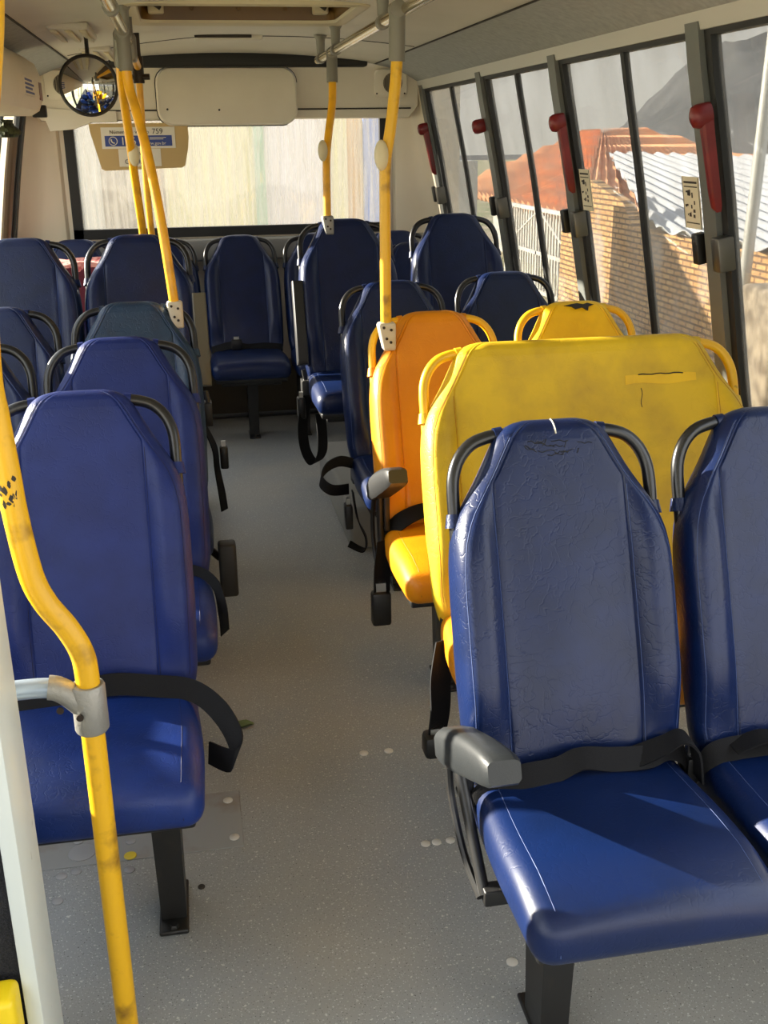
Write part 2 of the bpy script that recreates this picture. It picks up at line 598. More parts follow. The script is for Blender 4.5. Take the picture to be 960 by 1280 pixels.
def roof_strip(mb, xa, xb, ya, yb, n=8):
    pts = [(xa + (xb - xa) * i / n, ceil_z(xa + (xb - xa) * i / n)) for i in range(n + 1)]
    mb.prism(pts + [(p[0], p[1] + 0.04) for p in reversed(pts)], 'y', ya, yb)


ce = MB()
roof_strip(ce, XC - 0.81, XC + 0.81, Y0, HY0, 12)
roof_strip(ce, XC - 0.81, XC + 0.81, HY1, 6.36, 12)
roof_strip(ce, XC - 0.81, HX0, HY0, HY1, 6)
roof_strip(ce, HX1, XC + 0.81, HY0, HY1, 6)
struct(ce.build('ceiling', 'ceiling'))

for side in ('right', 'left'):
    X = (lambda x: x) if side == 'right' else mx_
    cv = MB()
    p = [(1.10, 1.985), (1.20, 1.965), (1.30, 1.925), (1.37, 1.885)]
    p = p + [(a + 0.03, b + 0.04) for a, b in reversed(p)]
    cv.prism([(X(a), b) for a, b in p], 'y', Y0, 6.56)
    struct(cv.build('ceiling_cove_' + side, 'cove'))
    hd = MB()
    p = [(1.352, 1.90), (1.368, 1.85), (1.43, 1.85), (1.43, 1.93), (1.37, 1.93)]
    hd.prism([(X(a), b) for a, b in p], 'y', Y0, 6.56)
    struct(hd.build('trim_window_header_' + side, 'header', smooth=False))
    lw = MB()
    p = [(1.60, 0.0), (1.60, 0.70), (1.585, 0.76), (1.65, 0.76), (1.66, 0.0)]
    lw.prism([(X(a), b) for a, b in p], 'y', Y0, 6.62)
    struct(lw.build('wall_' + side, 'lower_wall', smooth=False))
    # thin dark joint between roof lining and cove
    jt = MB()
    jt.box((min(X(1.098), X(1.106)), Y0, 1.9795), (max(X(1.098), X(1.106)), 6.3, 1.984))
    struct(jt.build('trim_ceiling_joint_' + side, 'joint', smooth=False))


def wall_bar(mb, ya, yb, z0, z1, inset, depth, mi=0, side='right', n=10):
    """upright bar that follows the lean of the side wall"""
    X = (lambda x: x) if side == 'right' else mx_
    rings = []
    for i in range(n + 1):
        z = z0 + (z1 - z0) * i / n
        x = wall_x(z) - inset
        rings.append([(X(x), ya, z), (X(x), yb, z), (X(x + depth), yb, z), (X(x + depth), ya, z)])
    mb.loft(rings, mi)


POSTS = [-0.55, 0.60, 1.755, 2.913, 4.07, 5.108, 6.35]
MIDS = [0.03, 1.18, 2.33, 3.436, 4.577, 5.72]
for side in ('right', 'left'):
    for i, y in enumerate(POSTS):
        if y < 1:
            continue
        po = MB()
        last = i == len(POSTS) - 1
        wall_bar(po, y - 0.048, y + 0.030, 0.74, 1.87, 0.012, 0.05, 1 if last and side == 'left' else 0, side)
        wall_bar(po, y - 0.085, y - 0.050, 0.74, 1.86, -0.005, 0.03, 1, side)
        if not last:
            wall_bar(po, y + 0.032, y + 0.050, 0.74, 1.86, -0.005, 0.03, 1, side)
        struct(po.build('trim_window_post_' + side, ['post', 'gasket'], smooth=False))
    for i in range(2, len(POSTS) - 1):
        ya, yb = POSTS[i], POSTS[i + 1]
        ym = MIDS[i]
        root = MB()
        for a, b in ((ya + 0.045, ym + 0.004), (ym - 0.004, yb - 0.08)):
            wall_bar(root, a, b, 0.75, 1.86, -0.018 if a < ym - 0.01 else -0.022, 0.004, 0, side)
        w = struct(root.build('window_%d' % (i + (0 if side == 'right' else 10)), 'glass_side' if side == 'right' else 'glass_clear', smooth=False))
        fr = MB()
        wall_bar(fr, ym - 0.014, ym + 0.014, 0.75, 1.86, -0.008, 0.02, 0, side)
        wall_bar(fr, ya + 0.045, yb - 0.08, 0.75, 0.775, -0.006, 0.03, 0, side, 2)
        wall_bar(fr, ya + 0.045, yb - 0.08, 1.835, 1.865, -0.006, 0.03, 0, side, 2)
        fr.build('window_frame', 'gasket', w, smooth=False)
    for i in range(2):                                            # beside and behind the camera
        ya, yb = POSTS[i], POSTS[i + 1]

# rear wall, built as panels round the window
WX0, WX1, WZ0, WZ1 = -0.64, 1.225, 1.055, 1.74
bw = MB()
bw.box((-1.08, Y1, 0.0), (1.66, Y1 + 0.06, WZ0))
bw.box((-1.08, Y1, WZ1), (1.66, Y1 + 0.06, 2.06))
bw.box((-1.08, Y1, WZ0), (WX0, Y1 + 0.06, WZ1))
bw.box((WX1, Y1, WZ0), (1.66, Y1 + 0.06, WZ1))
struct(bw.build('wall_back', 'pillar', smooth=False))
lg = MB()
lg.rbox((-0.90, 6.50, 0.92), (1.48, 6.605, 1.045), 0.015)
struct(lg.build('trim_rear_ledge', 'lower_wall'))
rg = MB()
rg.prism([(WX0 + 0.045, WZ0 + 0.05), (WX1 - 0.045, WZ0 + 0.05), (WX1 - 0.04, WZ1), (WX0 + 0.05, WZ1)], 'y', Y1 + 0.02, Y1 + 0.026)
rw = struct(rg.build('window_1', 'glass_rear', smooth=False))
rf = MB()
rf.box((WX0, Y1 - 0.015, WZ0), (WX1, Y1 + 0.03, WZ0 + 0.055))
rf.box((WX0, Y1 - 0.015, WZ0), (WX0 + 0.055, Y1 + 0.03, WZ1))
rf.box((WX1 - 0.055, Y1 - 0.015, WZ0), (WX1, Y1 + 0.03, WZ1))
rf.build('window_frame', 'gasket', rw, smooth=False)

# corner pillars beside the rear window
for side in ('right', 'left'):
    X = (lambda x: x) if side == 'right' else mx_
    pl = MB()
    rings = []
    for z in (0.95, 1.1, 1.3, 1.5, 1.7, 1.86):
        xw = wall_x(z)
        ring = [(X(1.245), 6.598, z), (X(1.26), 6.57, z), (X(1.30), 6.555, z)]
        for a in range(0, 91, 15):
            a = math.radians(a)
            xs = max(xw - 0.13, 1.305)
            ring.append((X(xs + (xw - 0.010 - xs) * math.sin(a)), 6.42 + 0.13 * math.cos(a), z))
        ring += [(X(xw - 0.012), 6.385, z), (X(xw + 0.04), 6.385, z), (X(xw + 0.04), 6.598, z)]
        rings.append(ring)
    pl.loft(rings)
    struct(pl.build('trim_rear_pillar_' + side, 'pillar'))

# rear fascia above the window, with rounded upper corners
def fascia_outline(h):
    xa, xb = XC - h, XC + h
    zb, zt = 1.705, 2.0
    pts = [(xb, zb + 0.06)]
    pts += [(xb - 0.16 + 0.16 * math.cos(math.radians(a)), zt - 0.13 + 0.13 * math.sin(math.radians(a))) for a in range(0, 91, 15)]
    pts += [(xa + 0.16 + 0.16 * math.cos(math.radians(a)), zt - 0.13 + 0.13 * math.sin(math.radians(a))) for a in range(90, 181, 15)]
    pts += [(xa, zb + 0.06), (xa + 0.05, zb), (xb - 0.05, zb)]
    return pts


fa = MB()
o1 = fascia_outline(1.07)
def tilt(p, y): return (p[0], y - 0.14 * (p[1] - 1.7), p[1])
fa.loft([[tilt(p, 6.42) for p in o1], [tilt(((p[0] - XC) * 1.012 + XC, 1.86 + (p[1] - 1.86) * 1.03), 6.46) for p in o1], [(p[0], 6.602, p[1]) for p in o1]])
fa.box((-0.85, 6.42, 1.96), (1.43, 6.602, 2.06))
struct(fa.build('trim_rear_fascia', 'fascia'))
jf = MB()                                       # dark lines where the fascia meets roof and window head
jf.tube([tilt((p[0], p[1]), 6.418) for p in fascia_outline(1.075)[1:15]], 0.005, 6)
jf.tube([(x, 6.405, 1.752) for x in (0.66, 0.9, 1.2, 1.32)], 0.004, 6)
jf.tube([(x, 6.405, 1.752) for x in (-0.10, -0.3, -0.6, -0.74)], 0.004, 6)
struct(jf.build('trim_fascia_joint', 'joint'))
st = MB()
st.rbox((-0.34, 6.26, 1.966), (1.05, 6.36, 2.045), 0.012)
struct(st.build('trim_rear_slot', 'dark'))
cj = MB()
for ya, yb, xa, xb in ((5.20, 5.20, 0.72, 1.09), (5.30, 5.20, 0.10, 0.72), (5.75, 5.30, -0.50, 0.10)):
    cj.tube([(xa + (xb - xa) * k / 8, ya + (yb - ya) * k / 8, ceil_z(xa + (xb - xa) * k / 8) + 0.001) for k in range(9)], 0.004, 6)
struct(cj.build('trim_ceiling_joint', 'joint', smooth=False))

# wheel arch covers under the raised rows
for nm, a, b in (('right', (0.57, 4.02, 0.0), (1.595, 5.05, 0.185)), ('left', (-1.015, 3.85, 0.0), (-0.06, 4.85, 0.165))):
    wb_ = MB()
    wb_.rbox(a, b, 0.02)
    struct(wb_.build('trim_wheel_arch_' + nm, 'platform'))
eb = MB()
eb.box((-1.01, 6.35, 0.0), (1.59, 6.6, 0.30))
struct(eb.build('trim_rear_engine_step', 'step_brown', smooth=False))

br_ = MB()
br_.tube([(-0.90, 6.02, 0.10), (1.48, 6.02, 0.10)], 0.014, 8)
struct(br_.build('trim_bench_foot_rail', 'black_paint'))

# front corner posts and roof rim behind the camera (windscreen end left open to the light)
ft = MB()
ft.box((-0.85, Y0 - 0.05, 1.86), (1.43, Y0, 2.06))
ft.box((-1.08, Y0 - 0.05, -0.06), (1.66, Y0, 0.75))
struct(ft.build('wall_front', 'lower_wall', smooth=False))

# ------------------------------------------------------------------ bus seats
TILT = math.radians(20.0)
LBACK = 0.685


def hw_at(v):
    P = [(0.0, 0.200), (0.06, 0.212), (0.2, 0.217), (0.36, 0.217), (0.42, 0.215), (0.46, 0.2105), (0.49, 0.203), (0.515, 0.192), (0.54, 0.177), (0.565, 0.161),
         (0.59, 0.146), (0.615, 0.1325), (0.635, 0.122), (0.652, 0.112), (0.664, 0.102), (0.673, 0.091), (0.680, 0.076), (0.685, 0.052)]
    for (a, x), (b, y) in zip(P, P[1:]):
        if a <= v <= b:
            t = (v - a) / (b - a)
            return x + (y - x) * t
    return P[-1][1]


def sm(a, b, t):
    t = max(0.0, min(1.0, (t - a) / (b - a)))
    return t * t * (3 - 2 * t)


def back_point(u, v, n):
    """u across, v up the backrest, n outwards towards the sitter"""
    return (u, v * math.sin(TILT) - n * math.cos(TILT), 0.435 + v * math.cos(TILT) + n * math.sin(TILT))


def make_backrest(extra, thread):
    mb = MB()
    rows = [0.0, 0.006, 0.015, 0.03] + [0.03 + (0.64 - 0.03) * i / 34 for i in range(1, 34)] + [0.640, 0.646, 0.652, 0.658, 0.664, 0.669, 0.674, 0.678, 0.681, 0.6835, 0.685]
    rings, thl, thr, tcl, tcr = [], [], [], [], []
    for v in rows:
        h = hw_at(v)
        H_ = h + extra
        e = H_ - (0.016 + 0.008 * sm(0.40, 0.56, v))
        C_ = min(0.128 + extra, e - 0.008)
        endT = 1.0
        if v > 0.648:
            endT = math.sqrt(max(0.0, 1 - ((v - 0.648) / 0.0372) ** 2))
        if v < 0.03:
            endT = math.sqrt(max(0.0, 1 - ((0.03 - v) / 0.0302) ** 2))
        endT = max(endT, 0.04)
        us = [C_ * i / 9 for i in range(9)] + [C_ - 0.003, C_, C_ + 0.003]
        us += [C_ + 0.003 + (e - 0.003 - C_ - 0.003) * i / 7 for i in range(1, 8)]
        us += [e, e + 0.003]
        us += [H_ - 0.0095, H_ - 0.006, H_ - 0.003, H_ - 0.001, H_]
        us = sorted(us)
        full = [-u for u in reversed(us[1:])] + us

        def prof(u):
            a = abs(u)
            edge = 1.0
            rd = 0.028 + 0.010 * sm(0.40, 0.56, v)
            if a > H_ - rd:
                edge = math.sqrt(max(0.0, 1 - ((a - (H_ - rd)) / rd) ** 2))
            bol = 0.031 * sm(0.05, 0.2, v) * (1 - sm(0.42, 0.60, v))
            bol *= sm(C_ - 0.010, C_ + 0.034, a)
            lum = 0.012 * sm(0.02, 0.16, v) * (1 - sm(0.18, 0.5, v)) * (1 - sm(0, C_, a) * 0.6)
            g = 0.0032 * math.exp(-((a - C_) / 0.0022) ** 2) + 0.0018 * math.exp(-((a - e) / 0.0022) ** 2)
            if abs(v - 0.652) < 0.004:
                g += 0.0016
            return (0.036 + bol + lum) * edge * endT - g * endT * edge, -0.034 * (edge ** 0.6) * endT
        ring = [back_point(u, v, prof(u)[0]) for u in full]
        bk = [full[i] for i in range(len(full) - 2, 0, -2)]
        ring += [back_point(u, v, prof(u)[1]) for u in bk]
        rings.append(ring)
        if 0.04 < v < 0.655:
            thl.append(back_point(-e, v, prof(e)[0] + 0.0004))
            thr.append(back_point(e, v, prof(e)[0] + 0.0004))
            if C_ < e - 0.0085:
              tcl.append(back_point(-C_ - 0.004, v, prof(C_ + 0.004)[0] + 0.0003))
              tcr.append(back_point(C_ + 0.004, v, prof(C_ + 0.004)[0] + 0.0003))
    mb.loft(rings, 0)
    loop = thl + list(reversed(thr))
    mb.tube(loop, 0.0009, 4, 1, cap=False)
    mb.tube(tcl, 0.0007, 4, 1, cap=False)
    mb.tube(tcr, 0.0007, 4, 1, cap=False)
    return mb


def make_cushion(extra):
    mb = MB()
    w = 0.212 + extra

    def fn(co):
        x, y, z = co
        t = (y + 0.42) / 0.44                       # 0 front, 1 back
        dome = 0.014 * (1 - (x / w) ** 2) if z > 0.42 else 0
        drop = -0.016 * (1 - sm(0.0, 0.30, t)) if z > 0.42 else 0
        taper = 1 - 0.035 * sm(0.4, 1.0, t)
        side = 1 + 0.02 * math.sin(min(1, max(0, t)) * PI)
        return (x * taper * side, y, z + dome + drop - 0.012 * sm(0.2, 1, t))
    bm = bmesh.new()
    bmesh.ops.create_cube(bm, size=1)
    lo, hi = (-w, -0.42, 0.368), (w, 0.03, 0.472)
    for v in bm.verts:
        v.co = Vector([(lo[i] + hi[i]) / 2 + v.co[i] * (hi[i] - lo[i]) for i in range(3)])
    bmesh.ops.bevel(bm, geom=list(bm.edges) + list(bm.verts), offset=0.042, segments=6, profile=0.55, affect='EDGES')
    big = [e for e in bm.edges if e.calc_length() > 0.1]
    bmesh.ops.subdivide_edges(bm, edges=big, cuts=9, use_grid_fill=True)
    for v in bm.verts:
        v.co = Vector(fn(v.co))
    bm.verts.ensure_lookup_table()
    bm.verts.index_update()
    mb.add([v.co[:] for v in bm.verts], [[v.index for v in f.verts] for f in bm.faces], 0)
    bm.free()
    for s in (-1, 1):                              # stitched line along both flanks
        pts = []
        for i in range(25):
            y = -0.385 + 0.39 * i / 24
            p = fn((s * (w - 0.040), y, 0.472))
            pts.append((p[0], p[1], p[2] - 0.0006))
        pts = [(pts[0][0], -0.4195, 0.40), (pts[0][0], -0.416, 0.432), (pts[0][0], -0.405, 0.448)] + pts
        mb.tube(pts, 0.0009, 4, 1, cap=False)
    return mb


def make_grab(extra):
    """tube arch that shows either side of the narrowed head of the backrest"""
    r = 0.0125
    k = 0.197 + extra
    prof = [(k, 0.42), (k, 0.50), (k, 0.555), (k - 0.004, 0.59), (k - 0.018, 0.622), (k - 0.042, 0.646), (k - 0.072, 0.657), (k - 0.10, 0.660), (0.04 + extra, 0.661)]
    if extra == 0:
        pts = prof + [(-a, b) for a, b in reversed(prof)]
    else:
        pts = prof + [(0, 0.661)] + [(-a, b) for a, b in reversed(prof)]
    P = smoothpath([back_point(a, b, -0.006) for a, b in pts], 3)
    mb = MB()
    mb.tube(P, r, 12)
    # short fabric collars where the tube leaves the cover
    return mb


def make_collar(extra, s, low):
    mb = MB()
    k = 0.197 + extra
    if low:
        mb.tube([back_point(s * k, 0.490, -0.006), back_point(s * k, 0.516, -0.006)], 0.017, 12, radii=[0.020, 0.0155])
    else:
        mb.tube([back_point(s * (k - 0.088), 0.659, -0.006), back_point(s * (k - 0.104), 0.661, -0.006)], 0.016, 12)
    return mb


def make_pan(extra):
    mb = MB()
    w = 0.205 + extra
    w -= 0.012
    mb.rbox((-w, -0.372, 0.345), (w, 0.02, 0.372), 0.008)
    mb.rbox((-w + 0.03, -0.30, 0.315), (w - 0.03, -0.25, 0.347), 0.004)
    mb.rbox((-w + 0.03, -0.09, 0.315), (w - 0.03, -0.04, 0.347), 0.004)
    return mb


def make_bracket(extra, s):
    mb = MB()
    w = s * (0.1875 + extra)
    mb.rbox((w - 0.0125, -0.01, 0.35), (w + 0.0125, 0.05, 0.50), 0.005)
    return mb


def make_leg(lx):
    mb = MB()
    # pressed channel, flaring to the foot
    rings = []
    for z, w, d in ((0.33, 0.030, 0.060), (0.20, 0.029, 0.052), (0.06, 0.027, 0.046), (0.012, 0.027, 0.046)):
        y = -0.165
        rings.append([(lx - w, y - d, z), (lx + w, y - d, z), (lx + w, y + d, z), (lx + w - 0.008, y + d, z), (lx + w - 0.008, y - d + 0.012, z), (lx - w + 0.008, y - d + 0.012, z), (lx - w + 0.008, y + d, z), (lx - w, y + d, z)])
    mb.loft(rings)
    return mb


def make_foot(lx):
    mb = MB()
    mb.rbox((lx - 0.031, -0.250, 0.0), (lx + 0.031, -0.080, 0.011), 0.004)
    mb.disc((lx, -0.237, 0.011), 0.011, 0.009, seg=6)
    mb.disc((lx, -0.093, 0.011), 0.011, 0.009, seg=6)
    return mb


_cache = {}


def cached(key, fn, mats, smooth=True):
    k = (key, tuple(mats))
    if k not in _cache:
        _cache[k] = fn().mesh(key if isinstance(key, str) else key[0], mats, smooth)
    return _cache[k]


def part(name, me, parent, label=None):
    o = bpy.data.objects.new(name, me)
    COL.objects.link(o)
    o.parent = parent
    if label:
        o['label'] = label
    return o


STYLE = {  # backrest, cushion, thread, tube
    'navy': ('navy', 'navy_cushion', 'thread_light', 'black_tube'),
    'royal': ('royal', 'royal_cushion', 'thread_dark', 'black_tube'),
    'worn': ('worn', 'navy_cushion', 'thread_light', 'black_tube'),
    'orange': ('orange', 'orange', 'thread_amber', 'yellow_tube'),
    'yellow': ('yellow', 'orange', 'thread_amber', 'yellow_tube'),
    'lemon': ('lemon', 'orange', 'thread_amber', 'yellow_tube'),
}


def seat(x, y, z, style, label, group=None, leg=0.0, extra=0.0, rz=0.0):
    bmat, cmat, th, tube = STYLE[style]
    t = empty('bus_seat' if extra == 0 else 'wide_bus_seat', (x, y, z), rz)
    tag(t, label, 'bus seat', group)
    part('backrest', cached(('backrest', extra), lambda: make_backrest(extra, th), [bmat, th]), t)
    part('seat_cushion', cached(('seat_cushion', extra), lambda: make_cushion(extra), [cmat, th]), t)
    g = part('grab_frame', cached(('grab_frame', extra), lambda: make_grab(extra), [tube]), t)
    for sd in (-1, 1):
        for low in (True, False):
            part('collar', cached(('collar', extra, sd, low), lambda: make_collar(extra, sd, low), [bmat]), g)
    part('seat_pan', cached(('seat_pan', extra), lambda: make_pan(extra), ['black_paint']), t)
    for sd in (-1, 1):
        part('back_bracket', cached(('back_bracket', extra, sd), lambda: make_bracket(extra, sd), ['black_paint']), t)
    if leg is not None:
        l = part('leg', cached(('leg', leg), lambda: make_leg(leg), ['black_paint'], False), t)
        part('foot_plate', cached(('foot_plate', leg), lambda: make_foot(leg), ['black_paint']), l)
    return t


XD, YD, ZD = (1, 0, 0), (0, 1, 0), (0, 0, 1)
UPB = (0, math.sin(TILT), math.cos(TILT))


def lap_belt(t, pts, w=0.045, loop=None, buckle=None, name='seat_belt'):
    mb = MB()
    mb.ribbon(pts, w)
    if loop:
        mb.ribbon(loop, w)
    b = mb.build(name, 'belt', t)
    if buckle:
        (bx, by, bz), (sx, sy, sz) = buckle
        k = MB()
        k.rbox((bx - sx, by - sy, bz - sz), (bx + sx, by + sy, bz + sz), min(sx, sy, sz) * 0.45, 2)
        k.box((bx - sx * 0.5, by - sy * 0.3, bz + sz), (bx + sx * 0.5, by + sy * 0.3, bz + sz * 1.5), 1)
        k.build('buckle', ['buckle', 'steel'], b)
    return b


def armrest_down(t, pad_mat, a, b, tube_foot, side=-1, w=0.031):
    """padded armrest: pad from a (rear) to b (front), on a bar down to tube_foot"""
    A, B = Vector(a), Vector(b)
    d = (B - A).normalized()
    sidev = Vector((1, 0, 0))
    up = sidev.cross(-d).normalized()
    if up.z < 0:
        up = -up
    L = (B - A).length
    mb = MB()
    rings = []
    for s, hu, hd, ww in ((0.0, 0.010, 0.020, 0.6), (0.03, 0.022, 0.030, 0.9), (0.12, 0.032, 0.036, 1.0), (0.35, 0.038, 0.038, 1.0), (0.65, 0.034, 0.036, 1.0), (0.85, 0.026, 0.034, 1.0), (0.96, 0.019, 0.032, 1.0), (1.0, 0.012, 0.027, 0.9)):
        c = A + d * (L * s)
        ring = []
        for px, pz in ((-1, -0.75), (-0.8, -1), (0.8, -1), (1, -0.75), (1, 0.45), (0.85, 0.82), (0.55, 1), (-0.55, 1), (-0.85, 0.82), (-1, 0.45)):
            ring.append(c + sidev * px * w * ww + up * (pz * (hu if pz > 0 else hd)))
        rings.append(ring)
    mb.loft(rings)
    ar = mb.build('armrest', pad_mat, t)
    fr = MB()
    f = Vector(tube_foot)
    j = A + d * (L * 0.18) - up * 0.030
    fr.tube(smoothpath([j, j.lerp(f, 0.5) + Vector((0, 0.004, 0)), f], 4), 0.0105, 10)
    fr.tube(smoothpath([j + Vector((-0.012, 0.02, 0)), j.lerp(f, 0.35) + Vector((-0.016, 0.052, -0.01)), j.lerp(f, 0.75) + Vector((-0.014, 0.042, -0.015)), f + Vector((-0.008, 0.0, -0.005))], 6), 0.007, 8)
    fr.rbox((f.x - 0.004, f.y - 0.016, f.z - 0.016), (f.x + 0.05, f.y + 0.016, f.z + 0.016), 0.004)
    fr.rbox((j.x + 0.012, j.y - 0.01, j.z - 0.11), (j.x + 0.03, j.y + 0.022, j.z + 0.0), 0.004)
    fr.build('armrest_bracket', 'black_paint', ar)
    return ar


def armrest_up(t, pad_mat, x, bot, top, w=0.024):
    """armrest folded up against the side of the backrest"""
    mb = MB()
    A, B = Vector((x, bot[0], bot[1])), Vector((x, top[0], top[1]))
    d = (B - A).normalized()
    up = Vector((1, 0, 0)).cross(d).normalized()
    if up.y > 0:
        up = -up
    rings = []
    L = (B - A).length
    for s, q in ((0, 0.7), (0.04, 1), (0.5, 1.08), (0.94, 1.0), (1.0, 0.75)):
        c = A + d * L * s
        rings.append([c + Vector((px * w, 0, 0)) + up * pz * 0.026 * q for px, pz in ((-1, -0.8), (-0.8, -1), (0.8, -1), (1, -0.8), (1, 0.8), (0.8, 1), (-0.8, 1), (-1, 0.8))])
    mb.loft(rings)
    ar = mb.build('armrest', pad_mat, t)
    br = MB()
    br.tube([A - d * 0.02, A + Vector((0.012, -0.02, -0.09))], 0.010, 8)
    br.rbox((x - 0.012, A.y - 0.05, A.z - 0.15), (x + 0.02, A.y + 0.02, A.z - 0.06), 0.004)
    br.build('armrest_bracket', 'black_paint', ar)
    return ar


# ---- right-hand rows
R1 = seat(0.659, 1.668, 0, 'navy', 'navy blue bus seat with raised grey armrest, front of the right-hand row', leg=-0.097)
armrest_down(R1, 'arm_grey', (-0.243, 0.035, 0.520), (-0.214, -0.235, 0.628), (-0.222, -0.165, 0.325))
lap_belt(R1, [(-0.225, -0.03, 0.40, ZD), (-0.200, -0.045, 0.455, (0.2, 0.1, 1)), (-0.13, -0.060, 0.486, (0, 0.6, 0.8)), (-0.06, -0.058, 0.492, (0, 0.5, 0.8)), (-0.01, -0.050, 0.504, (0, 0.9, 0.5)), (0.05, -0.052, 0.497, (0, 0.5, 0.8)), (0.12, -0.050, 0.492, (0, 0.8, 0.6)), (0.17, -0.030, 0.492, UPB), (0.205, -0.03, 0.47, UPB), (0.216, -0.035, 0.40, ZD)],
         loop=[(0.10, -0.045, 0.492, (0, 1, 0.5)), (0.15, -0.05, 0.512, (0.2, 1, 0.4)), (0.19, -0.045, 0.524, (0.2, 1, 0.1)), (0.215, -0.05, 0.50, (0, 1, 0)), (0.222, -0.06, 0.44, (0, 1, 0))], buckle=((0.219, -0.02, 0.43), (0.010, 0.024, 0.04)))
ck = MB()
rr = random.Random(11)
def on_back(u, v): return back_point(u, v, 0.0366)
for k in range(16):
    u, v = rr.uniform(-0.045, 0.045), rr.uniform(0.612, 0.642)
    a = rr.choice((0.1, 0.2, 1.4, 2.7)) + rr.uniform(-0.3, 0.3)
    L = rr.uniform(0.012, 0.035)
    ck.tube([on_back(u + L * t * math.cos(a), v + L * t * math.sin(a) * 0.6 + 0.002 * math.sin(9 * t + k)) for t in (0, 0.25, 0.5, 0.75, 1)], 0.0008, 4)
ck.build('vinyl_cracks', 'dark', R1, smooth=False)
sm_ = MB()
sm_.tube([back_point(0.0, v, n) for v, n in ((0.654, 0.0368), (0.664, 0.034), (0.672, 0.028), (0.679, 0.020), (0.684, 0.010))], 0.0016, 5)
sm_.build('top_stitch', 'sign_white', R1)
R2 = seat(1.112, 1.668, 0, 'navy', 'navy blue bus seat at the right edge, sunlit shoulder, beside the grey-armrest seat', leg=0.10)
lap_belt(R2, [(-0.225, -0.03, 0.42, ZD), (-0.19, -0.04, 0.475, (0, 0.6, 0.8)), (-0.08, -0.05, 0.492, (0, 0.6, 0.8)), (0.05, -0.05, 0.49, (0, 0.5, 0.8)), (0.2, -0.04, 0.47, (0, 0.6, 0.8))], loop=[(-0.16, -0.05, 0.49, YD), (-0.10, -0.06, 0.515, YD), (-0.03, -0.06, 0.49, YD)])
D = seat(0.963, 2.335, 0.028, 'yellow', 'double-width grubby yellow bus seat behind the navy grey-armrest seat', leg=-0.36, extra=0.215)
# the double seat wears a patch strip and a slit
pt = MB()
rings = []
for i in range(9):
    u = 0.10 + 0.19 * i / 8
    rings.append([back_point(u, 0.555 + 0.003 * math.sin(i), 0.0345), back_point(u, 0.578 + 0.002 * math.sin(i * 2), 0.0345), back_point(u, 0.578 + 0.002 * math.sin(i * 2), 0.0375), back_point(u, 0.555 + 0.003 * math.sin(i), 0.0375)])
pt.loft(rings)
pt.build('repair_strip', 'lemon', D)
sl_ = MB()
sl_.tube([back_point(0.135 + 0.012 * i, 0.579 + 0.0012 * math.sin(i * 1.7), 0.0372) for i in range(11)], 0.0016, 5)
sl_.tube([back_point(0.14 + 0.0025 * math.sin(i), 0.545 - 0.008 * i, 0.0365) for i in range(7)], 0.001, 5)
sl_.build('slit', 'dark', D)
lap_belt(D, [(-0.415, -0.07, 0.42, (1, 0.4, 0)), (-0.435, -0.10, 0.34, (1, 0.4, 0)), (-0.44, -0.12, 0.26, (1, 0.5, 0)), (-0.45, -0.13, 0.20, (1, 0.5, 0.2))], w=0.06, buckle=((-0.452, -0.135, 0.175), (0.034, 0.028, 0.030)))
R3 = seat(0.738, 3.045, 0.0, 'orange', 'orange-yellow bus seat with black folded belt, clamped to a yellow pole', leg=-0.045)
lap_belt(R3, [(-0.215, -0.02, 0.42, ZD), (-0.16, -0.05, 0.49, (0, 0.7, 0.7)), (-0.08, -0.06, 0.525, (0.2, 0.9, 0.4)), (0.0, -0.05, 0.50, (0, 0.6, 0.8)), (0.1, -0.05, 0.49, (0, 0.6, 0.8)), (0.2, -0.04, 0.47, (0, 0.6, 0.8))], w=0.06,
         loop=[(-0.205, -0.04, 0.43, (1, 0.5, 0)), (-0.222, -0.08, 0.36, (1, 0.5, 0)), (-0.228, -0.10, 0.28, (1, 0.5, 0))], buckle=((-0.232, -0.105, 0.235), (0.030, 0.022, 0.055)))
armrest_down(R3, 'arm_black', (-0.225, 0.02, 0.575), (-0.200, -0.23, 0.700), (-0.215, -0.04, 0.33), w=0.030)
Y6 = seat(1.235, 3.13, 0.0, 'lemon', 'yellow bus seat with torn top beside the orange-yellow seat, by the window', leg=0.10)
tr = MB()
tp = [(-0.045, 0.664), (-0.02, 0.669), (0.0, 0.672), (0.02, 0.667), (0.035, 0.672), (0.055, 0.664), (0.035, 0.657), (0.028, 0.642), (0.015, 0.655), (-0.01, 0.650), (-0.02, 0.659)]
tr.loft([[back_point(a, b, 0.022 + (0.674 - b) * 0.75) for a, b in tp], [back_point(a, b, 0.030 + (0.674 - b) * 0.75) for a, b in tp]])
tr.build('tear', 'joint', Y6, smooth=False)
R4 = seat(0.756, 3.83, 0.0, 'navy', 'dark navy aisle bus seat directly behind the orange-yellow seat', leg=-0.06)
lap_belt(R4, [(-0.20, -0.03, 0.44, (0, 0.3, 1)), (-0.26, -0.09, 0.47, (0.2, 0.2, 1)), (-0.32, -0.17, 0.47, (0.2, 0.2, 1)), (-0.345, -0.22, 0.44, (0.3, 0.2, 1)), (-0.31, -0.24, 0.41, (0.2, 0, 1)), (-0.245, -0.21, 0.40, (0, 0, 1))], w=0.040,
         loop=[(-0.235, -0.24, 0.40, (0, 1, 0)), (-0.222, -0.26, 0.30, (0, 1, 0)), (-0.195, -0.27, 0.23, (0.2, 1, 0)), (-0.205, -0.29, 0.19, (0.4, 1, 0)), (-0.26, -0.29, 0.22, (0.4, 1, 0.2))], buckle=((-0.255, -0.26, 0.315), (0.014, 0.026, 0.045)))
R6 = seat(1.245, 3.98, 0.0, 'navy', 'dark navy window bus seat behind the torn yellow seat', leg=0.10)
